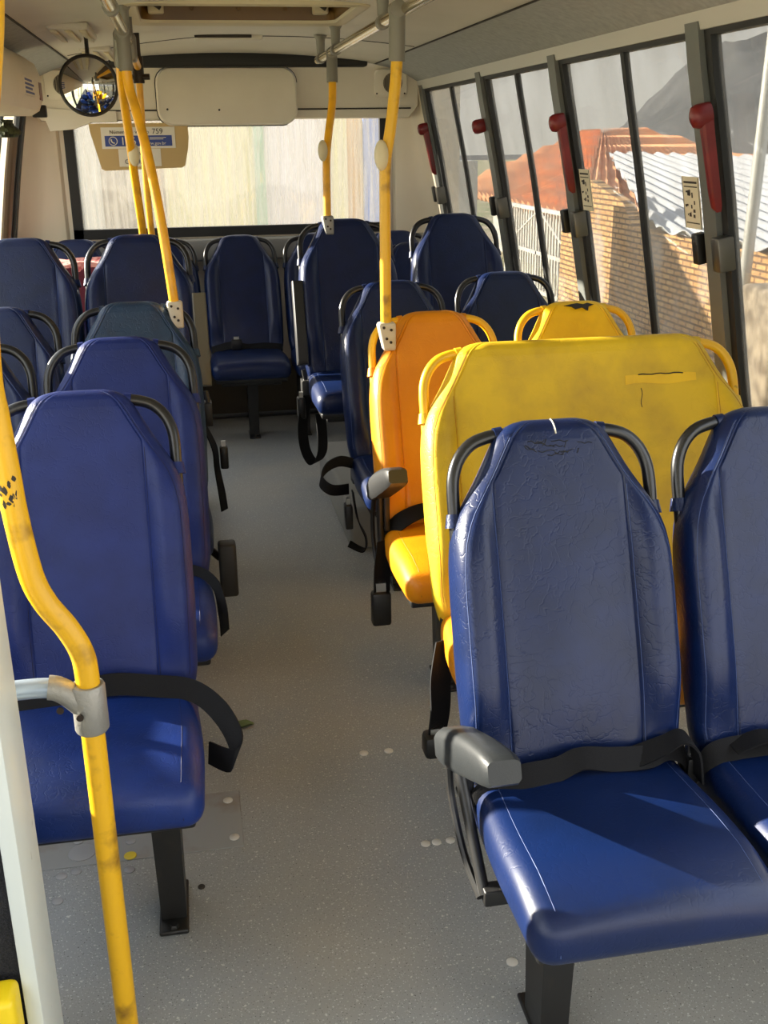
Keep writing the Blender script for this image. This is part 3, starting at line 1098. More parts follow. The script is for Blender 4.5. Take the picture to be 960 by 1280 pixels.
R5 = seat(0.675, 4.50, 0.185, 'navy', 'raised navy aisle bus seat over the wheel arch with armrest folded up', leg=0.03)
armrest_up(R5, 'arm_black', -0.225, (-0.02, 0.50), (0.10, 0.835))
bs = MB()
bs.rbox((-0.250, -0.045, 0.475), (-0.238, 0.12, 0.86), 0.004, fn=lambda c: (c[0], c[1] * 0.25 + (c[2] - 0.475) * 0.33 - 0.02, c[2]))
lap_belt(R5, [(-0.215, -0.07, 0.38, (1, 0.5, 0)), (-0.245, -0.11, 0.27, (1, 0.6, 0)), (-0.240, -0.13, 0.16, (1, 0.6, 0)), (-0.205, -0.14, 0.10, (1, 0.6, 0.3)), (-0.165, -0.12, 0.15, (1, 0.6, 0)), (-0.165, -0.08, 0.30, (1, 0.5, 0))], w=0.05, buckle=((-0.245, -0.08, 0.33), (0.016, 0.03, 0.045)))
W5 = seat(1.20, 4.66, 0.185, 'navy', 'raised navy window bus seat over the wheel arch, tallest on the right', leg=0.10)
W7 = seat(1.16, 5.34, 0.0, 'navy', 'navy bus seat mostly hidden behind the raised pair on the right', leg=0.10)

# ---- rear bench: five single seats
bl = ['navy rear bench seat under the rear window, in the left corner beside the pink cloth', 'navy rear bench seat half hidden behind the seat with the folded olive armrest', 'navy rear bench seat facing straight down the aisle', 'navy rear bench seat cut off by the raised seat with folded armrest', 'navy rear bench seat in the right corner, behind the raised seats']
for i in range(5):
    b = seat(-0.612 + 0.454 * i, 6.10, 0.0, 'navy', bl[i], 'five seats across the back', leg=[-0.02, 0.0, 0.008, -0.157, 0.0][i])
    if i == 2:
        lap_belt(b, [(-0.2, -0.03, 0.47, (0, 0.5, 0.8)), (-0.08, -0.05, 0.50, (0, 0.6, 0.8)), (0.0, -0.05, 0.482, (0, 0.6, 0.8)), (0.1, -0.05, 0.485, (0, 0.6, 0.8)), (0.2, -0.03, 0.47, (0, 0.6, 0.8))], buckle=((-0.06, -0.07, 0.505), (0.03, 0.015, 0.03)))

# ---- left-hand rows
L1 = seat(-0.255, 2.14, 0.0, 'royal', 'royal blue bus seat with loose cover and belt loop, front of the left-hand row', leg=0.125)
lap_belt(L1, [(-0.225, -0.04, 0.44, ZD), (-0.17, -0.055, 0.47, (0, 0.5, 0.9)), (-0.06, -0.058, 0.490, (0, 0.4, 0.9)), (0.03, -0.054, 0.505, (0, 0.3, 0.95)), (0.12, -0.056, 0.493, (0, 0.5, 0.85)), (0.20, -0.07, 0.480, (0.2, 0.5, 0.8)), (0.255, -0.13, 0.455, (0.5, 0.4, 0.75)), (0.283, -0.19, 0.415, (0.5, 0.3, 0.7)), (0.272, -0.21, 0.385, (0.3, 0.3, 0.9)), (0.225, -0.16, 0.380, (0.1, 0.2, 1))], w=0.048)
L2 = seat(-0.208, 2.815, 0.0, 'royal', 'royal blue bus seat with puckered cover, second in the left-hand row', leg=0.10)
lap_belt(L2, [(-0.2, -0.04, 0.47, (0, 0.5, 0.8)), (0, -0.056, 0.49, (0, 0.5, 0.9)), (0.15, -0.06, 0.485, (0, 0.6, 0.8)), (0.215, -0.12, 0.465, (0.4, 0.4, 0.8)), (0.232, -0.20, 0.42, (0.8, 0.2, 0.6)), (0.234, -0.24, 0.37, (0.8, 0.2, 0.6))], w=0.03)
L3 = seat(-0.197, 3.51, 0.0, 'worn', 'scuffed teal-blue bus seat with faded top, clamped to a bent yellow pole', leg=0.10)
a3 = MB()
a3.rbox((0.225, -0.33, 0.205), (0.282, -0.27, 0.385), 0.010)
a3b = a3.build('armrest', 'arm_black', L3)
a3c = MB()
a3c.tube([(0.23, -0.29, 0.33), (0.205, -0.26, 0.345)], 0.012, 8)
a3c.disc((0.232, -0.30, 0.23), 0.014, 0.01, 'x')
a3c.build('armrest_bracket', 'screw_dark', a3b)
lap_belt(L3, [(-0.2, -0.04, 0.47, (0, 0.5, 0.8)), (0, -0.056, 0.49, (0, 0.5, 0.9)), (0.18, -0.05, 0.48, (0, 0.6, 0.8))], w=0.045)
L4 = seat(-0.195, 4.22, 0.165, 'navy', 'raised navy aisle bus seat on the left with olive armrest folded up', leg=0.10)
armrest_up(L4, 'arm_olive', 0.226, (-0.10, 0.53), (0.03, 0.865), w=0.026)
lap_belt(L4, [(0.21, -0.05, 0.36, (0.3, 1, 0)), (0.245, -0.10, 0.28, (0.5, 1, 0)), (0.25, -0.13, 0.20, (0.5, 1, 0)), (0.262, -0.14, 0.10, (0.7, 1, 0)), (0.268, -0.14, 0.03, (0.7, 1, 0))], w=0.045, buckle=((0.28, -0.14, 0.25), (0.016, 0.02, 0.045)))
W4 = seat(-0.635, 4.20, 0.165, 'navy', 'raised navy window bus seat at the far left edge, beside the olive-armrest seat', leg=0.10)
W3 = seat(-0.645, 3.50, 0.0, 'navy', 'navy window bus seat at the left edge with its head below the raised ones', leg=0.10)
W2 = seat(-0.652, 2.88, 0.0, 'navy', 'navy window bus seat at the left edge, only one black grab arch in view', leg=0.10)

# ------------------------------------------------------------------ overhead rails and yellow poles
RZ = 1.930


def rail(x, y0, y1, label, bracket_ys):
    t = empty('overhead_handrail', (x, (y0 + y1) / 2, RZ))
    tag(t, label, 'handrail', 'polished overhead handrails')
    yc = (y0 + y1) / 2
    mb = MB()
    mb.tube([(0, y0 - yc, 0), (0, y1 - yc, 0)], 0.0165, 16)
    mb.build('rail_tube', 'tube_steel', t)
    for by in bracket_ys:
        b = MB()
        b.tube([(0, by - yc - 0.022, 0), (0, by - yc + 0.022, 0)], 0.022, 14)
        b.tube([(0, by - yc, 0.018), (0, by - yc, 0.075), (0, by - yc, 0.092)], 0.02, 12, radii=[0.017, 0.020, 0.030])
        b.build('ceiling_bracket', 'clamp_dark', t)
    return t


rail(0.645, -0.4, 5.22, 'right-hand polished overhead handrail under the ceiling', [1.2, 3.55, 4.62, 5.1])
rail(-0.155, -0.4, 4.30, 'left-hand polished overhead handrail above the three yellow poles', [1.2, 3.2, 4.0])


def pole(pts, r, label, group, m='pole_yellow', top=None, bottom=None, bell=None):
    P = [Vector(p) for p in pts]
    base = P[-1].copy()
    t = empty('grab_pole', base)
    tag(t, label, 'grab pole', group)
    mb = MB()
    mb.tube([p - base for p in smoothpath(P, 8)], r, 14)
    mb.build('pole_tube', m, t)
    if top:
        b = MB()
        c = P[0] - base
        d = (P[1] - P[0]).normalized()
        b.tube([c - d * 0.005, c + d * top], r + 0.0065, 14)
        b.tube([Vector((c.x, c.y - 0.025, RZ - base.z)), Vector((c.x, c.y + 0.025, RZ - base.z))], 0.0225, 14)
        b.build('top_clamp', 'clamp_dark', t)
    if bottom:
        b = MB()
        w, h, mm = bottom
        b.rbox((-w, -0.022, -h * 0.9), (w, 0.022, h * 0.25), 0.010, 3, fn=lambda c: (c[0] * (1.0 if c[2] > -h * 0.5 else 0.72) + max(0, -c[2]) * 0.12, c[1], c[2]))
        for q in ((-0.4, 0.0), (0.4, -0.10), (-0.1, -0.45), (0.35, -0.6)):
            b.disc((q[0] * w, -0.026, q[1] * h + 0.005), 0.0045, 0.005, 'y', 8, 1)
        b.build('bottom_clamp', [mm, 'screw_dark'], t)
    if bell:
        k = MB()
        c = Vector(bell) - base
        rings = []
        for i in range(9):
            a = -PI / 2 + PI * i / 8
            rings.append([c + Vector((0.021 * math.cos(a) * math.cos(2 * PI * j / 14), 0.016 * math.cos(a) * math.sin(2 * PI * j / 14), 0.043 * math.sin(a))) for j in range(14)])
        k.loft(rings)
        k.build('bell_button', 'bell', t)
    return t


pole([(0.622, 3.20, RZ), (0.620, 3.20, 1.80), (0.611, 3.20, 1.70), (0.600, 3.20, 1.62), (0.584, 3.20, 1.52), (0.581, 3.20, 1.40), (0.5795, 3.20, 1.10), (0.580, 3.20, 1.045)], 0.0165,
     'scratched yellow grab pole fixed to the orange-yellow seat', 'yellow grab poles', m='pole_worn', top=0.135, bottom=(0.028, 0.075, 'clamp_cream'), bell=(0.568, 3.178, 1.545))
pole([(0.650, 4.78, RZ), (0.648, 4.77, 1.80), (0.642, 4.76, 1.72), (0.620, 4.74, 1.60), (0.607, 4.72, 1.50), (0.602, 4.70, 1.35), (0.600, 4.69, 1.265)], 0.0165,
     'yellow grab pole fixed to the raised aisle seat with folded armrest', 'yellow grab poles', top=0.115, bottom=(0.026, 0.07, 'clamp'), bell=(0.590, 4.70, 1.545))
pole([(-0.157, 3.86, RZ), (-0.155, 3.86, 1.835), (-0.150, 3.86, 1.76), (-0.132, 3.84, 1.68), (-0.108, 3.80, 1.56), (-0.088, 3.76, 1.42), (-0.073, 3.73, 1.28), (-0.060, 3.72, 1.12), (-0.056, 3.72, 1.06)], 0.0165,
     'bent orange-yellow grab pole fixed to the scuffed teal seat', 'yellow grab poles', top=0.12, bottom=(0.027, 0.08, 'clamp_cream'))
pole([(-0.172, 4.02, RZ), (-0.186, 4.15, 1.80), (-0.183, 4.30, 1.62), (-0.180, 4.45, 1.45), (-0.175, 4.58, 1.28), (-0.172, 4.62, 1.17)], 0.0165,
     'yellow grab pole with bell button, leftmost of the three left-hand poles', 'yellow grab poles', top=0.12, bell=(-0.172, 4.345, 1.545))
pole([(-0.150, 4.98, 1.865), (-0.151, 5.0, 1.80), (-0.155, 5.02, 1.55), (-0.156, 5.04, 1.35), (-0.150, 5.06, 1.10)], 0.0150,
     'thin yellow grab pole farthest back of the three left-hand poles', 'yellow grab poles', bottom=(0.022, 0.06, 'clamp_dark'))
# stub that ties the thin pole to the rail end
sb = empty('pole_connector', (-0.155, 4.6, 1.91))
tag(sb, 'grey and yellow cross stub tying the thin pole to the left-hand handrail', 'connector')
q = MB()
q.tube([(0.0, -0.27, 0.005), (0.002, 0.10, -0.005), (0.004, 0.36, -0.02)], 0.0155, 12)
q.build('stub_tube', 'pole_yellow', sb)
q = MB()
q.tube([(0.004, 0.38, -0.085), (0.004, 0.38, 0.02)], 0.024, 12)
q.tube([(0.004, 0.38, 0.02), (0.004, 0.38, 0.115)], 0.017, 12)
q.tube([(-0.02, 0.38, -0.06), (0.05, 0.37, -0.06)], 0.012, 8)
q.build('joint_clamp', 'screw_dark', sb)
q = MB()
q.rbox((-0.026, -0.345, -0.045), (0.026, -0.255, 0.05), 0.012)
q.tube([(0, -0.30, 0.04), (0, -0.30, 0.11)], 0.018, 12)
q.build('rail_bracket', 'clamp_dark', sb)

# big bent pole by the entrance
bp = empty('entrance_pole', (-0.212, 1.62, 0.0))
tag(bp, 'thick bent yellow pole by the entrance, in front of the royal blue seat', 'grab pole')
mb = MB()
path = [(0.0, 0, 0.0), (0.0, 0, 0.25), (0.0, 0, 0.5), (0.0, 0, 0.70), (0.001, 0, 0.775), (-0.004, 0, 0.815), (-0.022, 0, 0.858), (-0.050, 0, 0.905), (-0.066, 0, 0.955), (-0.0765, 0, 1.05), (-0.080, 0, 1.12), (-0.085, 0, 1.21), (-0.087, 0, 1.29), (-0.066, 0, 1.52), (-0.033, 0, 1.70), (-0.021, 0, 1.78), (-0.010, 0, 1.90), (0.0, 0, 2.01)]
mb.tube(smoothpath(path, 6), 0.0195, 18)
mb.build('pole_tube', 'pole_worn', bp)
mb = MB()
rings = []
mb.tube([(0, 0, 0.668), (0, 0, 0.672), (0, 0, 0.750), (0, 0, 0.754)], 0.028, 18, radii=[0.0255, 0.028, 0.028, 0.0255])
mb.tube(smoothpath([(-0.012, -0.002, 0.718), (-0.030, -0.002, 0.738), (-0.048, 0, 0.750), (-0.062, 0, 0.7535)], 4), 0.0205, 14)
mb.disc((-0.014, -0.031, 0.708), 0.006, 0.006, 'y', 10, 1)
mb.disc((-0.044, -0.026, 0.722), 0.006, 0.006, 'y', 10, 1)
for k in mb.v[-1:]:
    pass
mb.build('tee_clamp', ['clamp', 'screw_dark'], bp)
mb = MB()
mb.tube(smoothpath([(-0.045, 0, 0.748), (-0.07, 0, 0.7535), (-0.12, 0, 0.7535), (-0.17, -0.005, 0.7535), (-0.20, -0.035, 0.7535), (-0.205, -0.08, 0.7535)], 5), 0.0165, 14)
mb.build('side_rail', 'grey_tube', bp)
mb = MB()
for i in range(16):
    a = random.uniform(-0.7, 1.3)
    zz = 1.095 + random.uniform(-0.024, 0.024)
    cx = -0.0795
    w, h = random.uniform(0.003, 0.007), random.uniform(0.003, 0.009)
    def on(aa, z): return (cx + 0.0198 * math.sin(aa), -0.0198 * math.cos(aa), z)
    pa = [(a - w * 40, zz), (a - w * 10, zz + h), (a + w * 25, zz + h * 0.4), (a + w * 40, zz - h * 0.3), (a + w * 8, zz - h), (a - w * 22, zz - h * 0.5)]
    mb.add([on(*p) for p in pa], [tuple(range(6))])
mb.build('paint_chips', 'joint', bp, smooth=False)

# white partition edge, carpeted engine cover and yellow plate by the entrance
t = empty('entrance_partition', (-0.3225, 1.475, 0))
tag(t, 'white enamelled partition edge at the lower left, beside the bent pole', 'partition')
mb = MB()
mb.rbox((-0.0125, -0.075, 0.0), (0.0125, 0.075, 1.15), 0.003, 2)
mb.build('edge_panel', 'white_panel', t)
mb = MB()
mb.rbox((-0.30, -0.058, 0.0), (-0.0125, 0.06, 0.95), 0.006, 2)
mb.build('carpet_lining', 'carpet', t)
yp = MB()
yp.rbox((-0.16, -0.06, -0.17), (0.0, 0.0, 0.205), 0.012, 3)
yp.disc((-0.028, -0.0615, 0.155), 0.004, 0.006, 'y', 10, 1)
o = yp.build('step_plate', ['yellow_plate', 'dark'], None, loc=(-0.337, 1.405, 0.170))
tag(o, 'yellow painted plate with a rivet hole in the lower left corner', 'plate')

# ------------------------------------------------------------------ mirror, door box, sign
mr = empty('dome_mirror', (-0.332, 4.6, 1.80))
tag(mr, 'round convex mirror in a black rim hanging at upper left', 'mirror')
aim = (Vector((0, 0, 1.6)) - Vector((-0.332, 4.6, 1.80))).normalized()
rot = aim.to_track_quat('-Y', 'Z').to_matrix()
def rm(v): return rot @ Vector(v)
mb = MB()
rings = []
for i in range(9):
    a = math.radians(38) * i / 8
    R_ = 0.104 / math.sin(math.radians(38))
    rings.append([rm((R_ * math.sin(a) * math.cos(2 * PI * j / 40), -(R_ * math.cos(a) - R_ * math.cos(math.radians(38))), R_ * math.sin(a) * math.sin(2 * PI * j / 40))) for j in range(40)])
mb.loft(rings[1:], cap=True)
mb.build('mirror_glass', 'mirror', mr)
mb = MB()
ring = [rm((0.107 * math.cos(2 * PI * j / 40), 0.004, 0.107 * math.sin(2 * PI * j / 40))) for j in range(41)]
mb.tube(ring, 0.008, 8, cap=False)
mb.loft([[rm((r * math.cos(2 * PI * j / 40), y, r * math.sin(2 * PI * j / 40))) for j in range(40)] for r, y in ((0.108, 0.004), (0.09, 0.03), (0.03, 0.04))])
mb.build('mirror_rim', 'mirror_rim', mr)
mb = MB()
mb.tube(smoothpath([(0, 0.03, 0), (0.0, 0.08, 0.06), (0.0, 0.09, 0.21)], 5), 0.008, 8)
mb.build('mirror_arm', 'mirror_rim', mr)

db = empty('door_mechanism_cover', (-0.675, 5.1, 1.70))
tag(db, 'cream rounded door mechanism cover with stickers at the upper left edge', 'cover')
mb = MB()
prof = [(-0.10, 0.0), (0.06, 0.0), (0.095, 0.02), (0.115, 0.07), (0.115, 0.15), (0.095, 0.205), (0.05, 0.235), (-0.04, 0.205), (-0.10, 0.15)]
rings = []
for y, s in ((-1.6, 1), (-0.05, 1), (-0.01, 0.985), (0.01, 0.93), (0.015, 0.8)):
    rings.append([(-0.10 + (a + 0.10) * s, y, 0.125 + (b - 0.125) * s) for a, b in prof])
mb.loft(rings)
mb.build('cover_shell', 'fascia', db)
for nm, y0_, y1_, z0_, z1_, m_ in (('blue_sticker', -0.62, -0.30, 0.065, 0.135, 'sign_white'), ('red_sticker', -0.15, -0.06, 0.06, 0.13, 'red')):
    s = MB()
    s.rbox((0.1135, y0_, z0_), (0.1165, y1_, z1_), 0.001, 1)
    so = s.build(nm, m_, db, smooth=False)
    if nm == 'blue_sticker':
        s2 = MB()
        for k in range(4):
            s2.box((0.1163, y0_ + 0.03, z0_ + 0.008 + k * 0.015), (0.1172, y1_ - 0.03 - 0.05 * (k % 2), z0_ + 0.016 + k * 0.015))
        s2.build('print', 'sign_blue', so, smooth=False)
s = MB()
s.rbox((0.06, -0.02, -0.005), (0.12, 0.02, 0.045), 0.006)
s.build('end_latch', 'dark', db)

gcl = MB()
rings = []
for i in range(7):
    z = -0.07 + 0.07 * i / 6
    rings.append([(0.05 * (1 + 0.22 * math.sin(5 * j + i)) * math.cos(2 * PI * j / 16) * (0.75 + 0.25 * math.sin(i)), 0.07 * (1 + 0.2 * math.cos(4 * j + 2 * i)) * math.sin(2 * PI * j / 16), z) for j in range(16)])
gcl.loft(rings)
tag(gcl.build('cloth_bundle', 'green_cloth', loc=(-0.715, 5.0, 1.685)), 'dark green bundled cloth tucked under the door mechanism cover', 'cloth')
cu = MB()
rings = []
for z in (0.95, 1.2, 1.45, 1.66):
    rings.append([(mx_(wall_x(z)) + 0.028 + 0.012 * math.sin(k * 1.9), 5.74 + 0.018 * k, z) for k in range(12)] + [(mx_(wall_x(z)) + 0.018 + 0.012 * math.sin(k * 1.9), 5.74 + 0.018 * k, z) for k in range(11, -1, -1)])
cu.loft(rings)
tag(cu.build('window_curtain', 'brown'), 'gathered brown curtain at the far left window edge', 'curtain')

sg = empty('rear_sign_box', (-0.222, 6.44, 1.555))
tag(sg, 'tan sign box with white and blue stickers on the rear window', 'sign box')
mb = MB()
mb.prism([(-0.262, 0.132), (-0.258, 0.09), (-0.213, -0.105), (-0.195, -0.115), (0.225, -0.105), (0.245, -0.095), (0.268, 0.0), (0.275, 0.06), (0.272, 0.132)], 'y', -0.04, 0.06)
mb.build('box_shell', 'sign_box', sg, smooth=False)
mb = MB()
mb.box((-0.20, -0.0425, 0.0), (0.20, -0.040, 0.112))
sa = mb.build('number_sticker', 'sign_white', sg, smooth=False)
mb = MB()
mb.box((-0.115, -0.0425, -0.095), (0.115, -0.040, -0.002))
s2 = mb.build('lower_sticker', 'sign_white', sg, smooth=False)
mb = MB()
mb.box((-0.182, -0.0438, 0.012), (0.182, -0.0424, 0.068))
mb.build('blue_band', 'sign_blue', sa, smooth=False)
RX = (PI / 2, 0, 0)
text('lettering', 'Número do veículo', 0.027, (-0.155, -0.044, 0.078), RX, 'ink', sa)
text('number_lettering', '759', 0.040, (0.075, -0.044, 0.076), RX, 'ink', sa)
text('phone_number', '156', 0.058, (-0.10, -0.0452, 0.020), RX, 'sign_white', sa)
text('web_lettering', 'www.gov.br', 0.024, (0.03, -0.0452, 0.019), RX, 'sign_white', sa)
mb = MB()
mb.tube([(-0.138 + 0.022 * math.cos(2 * PI * k / 20), -0.045, 0.040 + 0.022 * math.sin(2 * PI * k / 20)) for k in range(21)], 0.0022, 6, cap=False)
mb.tube(smoothpath([(-0.147, -0.045, 0.050), (-0.146, -0.045, 0.040), (-0.138, -0.045, 0.031), (-0.129, -0.045, 0.030)], 4), 0.004, 6)
mb.build('phone_icon', 'sign_white', sa)
mb = MB()
mb.box((0.06, -0.0452, 0.055), (0.15, -0.0437, 0.058))
mb.box((0.06, -0.0452, 0.047), (0.135, -0.0437, 0.050))
mb.build('small_print', 'sign_white', sa, smooth=False)
text('lettering', 'Ar de', 0.030, (-0.01, -0.044, -0.040), RX, 'ink', s2)
text('lettering', 'Circulação', 0.034, (-0.085, -0.044, -0.080), RX, 'ink', s2)

# ------------------------------------------------------------------ rear fascia fittings
cvr = empty('ceiling_unit_cover', (0.278, 6.40, 1.835))
tag(cvr, 'large beige raised cover panel above the rear window', 'cover')
mb = MB()
def rrect(hx, zlo, zhi, r, n=5):
    pts = []
    for cx, cz, a0 in ((hx - r, zhi - r, 0), (-hx + r, zhi - r, 90), (-hx + r, zlo + r, 180), (hx - r, zlo + r, 270)):
        for i in range(n + 1):
            a = math.radians(a0 + 90 * i / n)
            pts.append((cx + r * math.cos(a), cz + r * math.sin(a)))
    return pts
base = rrect(0.385, -0.165, 0.135, 0.08)
rings = [[(a, 0.03 - 0.14 * b, b) for a, b in base]]
rings.append([(a, -0.025 - 0.14 * b - 0.05 * sm(0.0, -0.12, b) if b < 0 else -0.025 - 0.14 * b, b) for a, b in base])
rings.append([(a * 0.975, -0.04 - 0.14 * b - 0.055 * (1 - sm(-0.12, 0.0, b)), b * 0.95) for a, b in base])
mb.loft(rings)
mb.build('cover_shell', 'fascia', cvr)
mb = MB()
mb.tube([(a * 1.005, -0.012 - 0.14 * b, b * 1.01) for a, b in base[:20]], 0.004, 6, cap=False)
mb.build('cover_seam', 'joint', cvr)
mb = MB()
for x, z in ((-0.33, -0.08), (0.335, -0.07), (-0.1, 0.07), (0.02, 0.06), (0.1, 0.065), (0.07, 0.03), (-0.05, -0.085)):
    mb.disc((x, -0.046 - 0.14 * z - 0.055 * (1 - sm(-0.12, 0.0, z)), z), 0.006, 0.004, 'y', 8)
mb.build('scuff_mark', 'joint', cvr)

for x, lab in ((-0.60, 'beige loudspeaker grille at the upper left corner behind the mirror'), (1.20, 'beige loudspeaker grille at the upper right corner above the pole')):
    sp = empty('loudspeaker', (x, 6.40, 1.885))
    tag(sp, lab, 'loudspeaker', 'pair of corner loudspeakers')
    mb = MB()
    pr = rrect(0.095, -0.075, 0.075, 0.03, 4)
    mb.loft([[(a, 0.0 - 0.14 * b, b) for a, b in pr], [(a, -0.018 - 0.14 * b, b) for a, b in pr], [(a * 0.94, -0.024 - 0.14 * b, b * 0.92) for a, b in pr]])
    for sx in (-0.08, 0.08):
        for sz in (-0.055, 0.055):
            mb.disc((sx, -0.024 - 0.14 * sz, sz), 0.005, 0.004, 'y', 8, 1)
    mb.build('speaker_frame', ['fascia', 'joint'], sp)
    mb = MB()
    gr = [(0.055 * math.cos(2 * PI * k / 24) + 0.01, 0.055 * math.sin(2 * PI * k / 24)) for k in range(24)]
    mb.loft([[(a, -0.02 - 0.14 * b, b) for a, b in gr], [(a, -0.029 - 0.14 * b, b) for a, b in gr]])
    for k in range(9):
        u = -0.044 + 0.011 * k
        hh = math.sqrt(max(0, 0.05 ** 2 - u * u))
        mb.tube([(u + 0.01, -0.029 + 0.14 * hh, -hh), (u + 0.01, -0.029 - 0.14 * hh, hh)], 0.0025, 5, 1)
    mb.build('speaker_grille', ['grille', 'joint'], sp)

fp = MB()
fp.prism([(-0.60, 0.075), (-0.40, 0.06), (-0.20, 0.055), (-0.20, 0.0), (-0.34, -0.002), (-0.44, -0.035), (-0.56, -0.045)], 'y', 0.0, 0.10)
tag(fp.build('corner_flap', 'fascia', smooth=False, loc=(-0.13, 6.40, 1.695)), 'beige sagging trim flap below the left loudspeaker', 'trim flap')

# roof hatch
rh = empty('roof_hatch', (0.262, 4.28, 2.03))
tag(rh, 'amber roof hatch with pale rim in the ceiling', 'roof hatch')
mb = MB()
def loop_xy(hx, hy, r, z, cx=0, cy=0):
    return [(a + cx, b + cy, z) for a, b in rrect(hx, -hy, hy, r, 4)]
mb.loft([loop_xy(0.376, 0.300, 0.05, 0.10), loop_xy(0.420, 0.345, 0.06, 0.006), loop_xy(0.420, 0.345, 0.06, -0.010), loop_xy(0.405, 0.330, 0.055, -0.016), loop_xy(0.376, 0.300, 0.05, -0.008), loop_xy(0.372, 0.296, 0.05, 0.004)], cap=False)
mb.build('hatch_rim', 'hatch_frame', rh)
mb = MB()
mb.loft([loop_xy(0.372, 0.296, 0.05, 0.002), loop_xy(0.366, 0.290, 0.05, 0.085), loop_xy(0.340, 0.265, 0.04, 0.097), loop_xy(0.05, 0.05, 0.01, 0.097)], cap=False)
mb.loft([loop_xy(0.36, 0.285, 0.05, 0.0985), loop_xy(0.36, 0.285, 0.05, 0.106)])
for x in (-0.18, 0.0, 0.18):
    mb.disc((x, 0.286, 0.045), 0.010, -0.006, 'y', 10)
mb.build('hatch_panel', 'hatch', rh)
for sx in (-1, 1):
    mb = MB()
    mb.rbox((sx * 0.315 - 0.030, 0.235, 0.020), (sx * 0.315 + 0.030, 0.288, 0.070), 0.008)
    mb.tube([(sx * 0.315 - 0.018, 0.225, 0.060), (sx * 0.315 + 0.018, 0.225, 0.035)], 0.008, 8, 1)
    mb.build('hatch_latch', ['hatch_frame', 'screw_dark'], rh)

def vent(x, y, z, sx, sy, label, grp, n=3, cat='vent'):
    v = empty('ceiling_vent', (x, y, z))
    tag(v, label, cat, grp)
    mb = MB()
    mb.rbox((-sx, -sy, -0.012), (sx, sy, 0.012), 0.008)
    mb.build('vent_frame', 'ceiling', v)
    for k in range(n):
        s = MB()
        xx = -sx * 0.7 + 1.4 * sx * k / max(1, n - 1)
        s.rbox((xx - sx * 0.18, -sy * 0.85, -0.022), (xx + sx * 0.18, sy * 0.85, -0.010), 0.004, 2, fn=lambda c: (c[0], c[1], c[2] - (c[0] - xx) * 0.25))
        s.build('louvre', 'hatch_frame', v)
vent(-0.375, 4.63, 1.995, 0.075, 0.24, 'louvred ceiling vent nearest the camera, left of the handrail', 'ceiling vents')
vent(-0.355, 5.78, 2.0, 0.07, 0.30, 'louvred ceiling vent behind the mirror, left of the handrail', 'ceiling vents')
sl = empty('vent_slit', (0.25, 5.28, 2.032))  # air vent slit in the roof lining, no light fitting
tag(sl, 'slim beige air vent slit between hatch and rear slot', 'lamp')
mb = MB()
mb.rbox((-0.15, -0.07, -0.018), (0.15, 0.07, 0.006), 0.008)
mb.build('slit_cover', 'ceiling', sl)
mb = MB()
mb.rbox((-0.152, -0.082, -0.010), (0.10, -0.068, 0.004), 0.003)
mb.build('slit_edge', 'joint', sl)

# ------------------------------------------------------------------ window furniture on the right wall
def lean_mat(y, z):
    """frame on the wall: x out into the bus, y along, z up the lean"""
    dz = 0.05
    up = Vector((wall_x(z + dz) - wall_x(z - dz), 0, 2 * dz)).normalized()
    al = Vector((0, 1, 0))
    out = al.cross(up).normalized()
    if out.x > 0:
        out = -out
    return out, al, up


def red_handle(y, label, lever=True):
    z = 1.545
    t = empty('emergency_handle', (wall_x(z) - 0.012, y, z))
    tag(t, label, 'emergency handle', 'red emergency window handles')
    o, a, u = lean_mat(y, z)
    def L(p): return o * p[0] + a * p[1] + u * p[2]
    mb = MB()
    rings = []
    for h, w, d0, d1 in ((-0.160, 0.004, 0.0, 0.012), (-0.145, 0.010, 0.0, 0.024), (-0.10, 0.0135, 0.0, 0.027), (0.0, 0.0135, 0.0, 0.029), (0.09, 0.015, 0.0, 0.032)):
        rings.append([L((d, s, h)) for d, s in ((d0, -w), (d1 * 0.8, -w), (d1, -w * 0.6), (d1, w * 0.6), (d1 * 0.8, w), (d0, w))])
    mb.loft(rings)
    if lever:
        mb.build('lever', 'red', t)
    mb = MB()
    rings = []
    for q, w, s in ((0.0, 0.018, 0.062), (0.02, 0.021, 0.066), (0.040, 0.021, 0.066), (0.052, 0.017, 0.056), (0.058, 0.009, 0.03)):
        rings.append([L((q, w * math.cos(2 * PI * k / 16), 0.100 + 0.48 * s * math.sin(2 * PI * k / 16))) for k in range(16)])
    mb.loft(rings)
    mb.build('handle_head', 'red', t)
    return t


def latch(y, label):
    z = 1.275
    t = empty('window_latch', (wall_x(z) - 0.010, y, z))
    tag(t, label, 'window latch', 'sliding window latches')
    o, a, u = lean_mat(y, z)
    def L(p): return o * p[0] + a * p[1] + u * p[2]
    def bx(p, q):
        mb = MB()
        mb.rbox(p, q, 0.006, 2)
        mb.v = [tuple(L(v)) for v in mb.v]
        return mb
    bx((-0.02, 0.052, -0.045), (0.018, 0.088, 0.045)).build('catch', 'buckle', t)
    bx((-0.02, -0.108, -0.048), (0.030, -0.060, 0.048)).build('pull', 'latch_metal', t)
    return t


names = [(2.913, 'large red emergency handle on the window post nearest the right edge', 'window latch on the window post nearest the right edge'),
         (4.07, 'red emergency handle on the second window post from the right edge', 'window latch on the second window post from the right edge'),
         (5.108, 'stub head of a red emergency handle without its lever, on the third window post', 'window latch on the third window post from the right edge'),
         (6.37, 'small far red emergency handle in the rear right corner', 'window latch in the rear right corner')]
for (y, a, b), hy in zip(names, (2.835, 4.00, 5.11, 6.33)):
    red_handle(hy, a, hy != 5.11)
    latch(y, b)

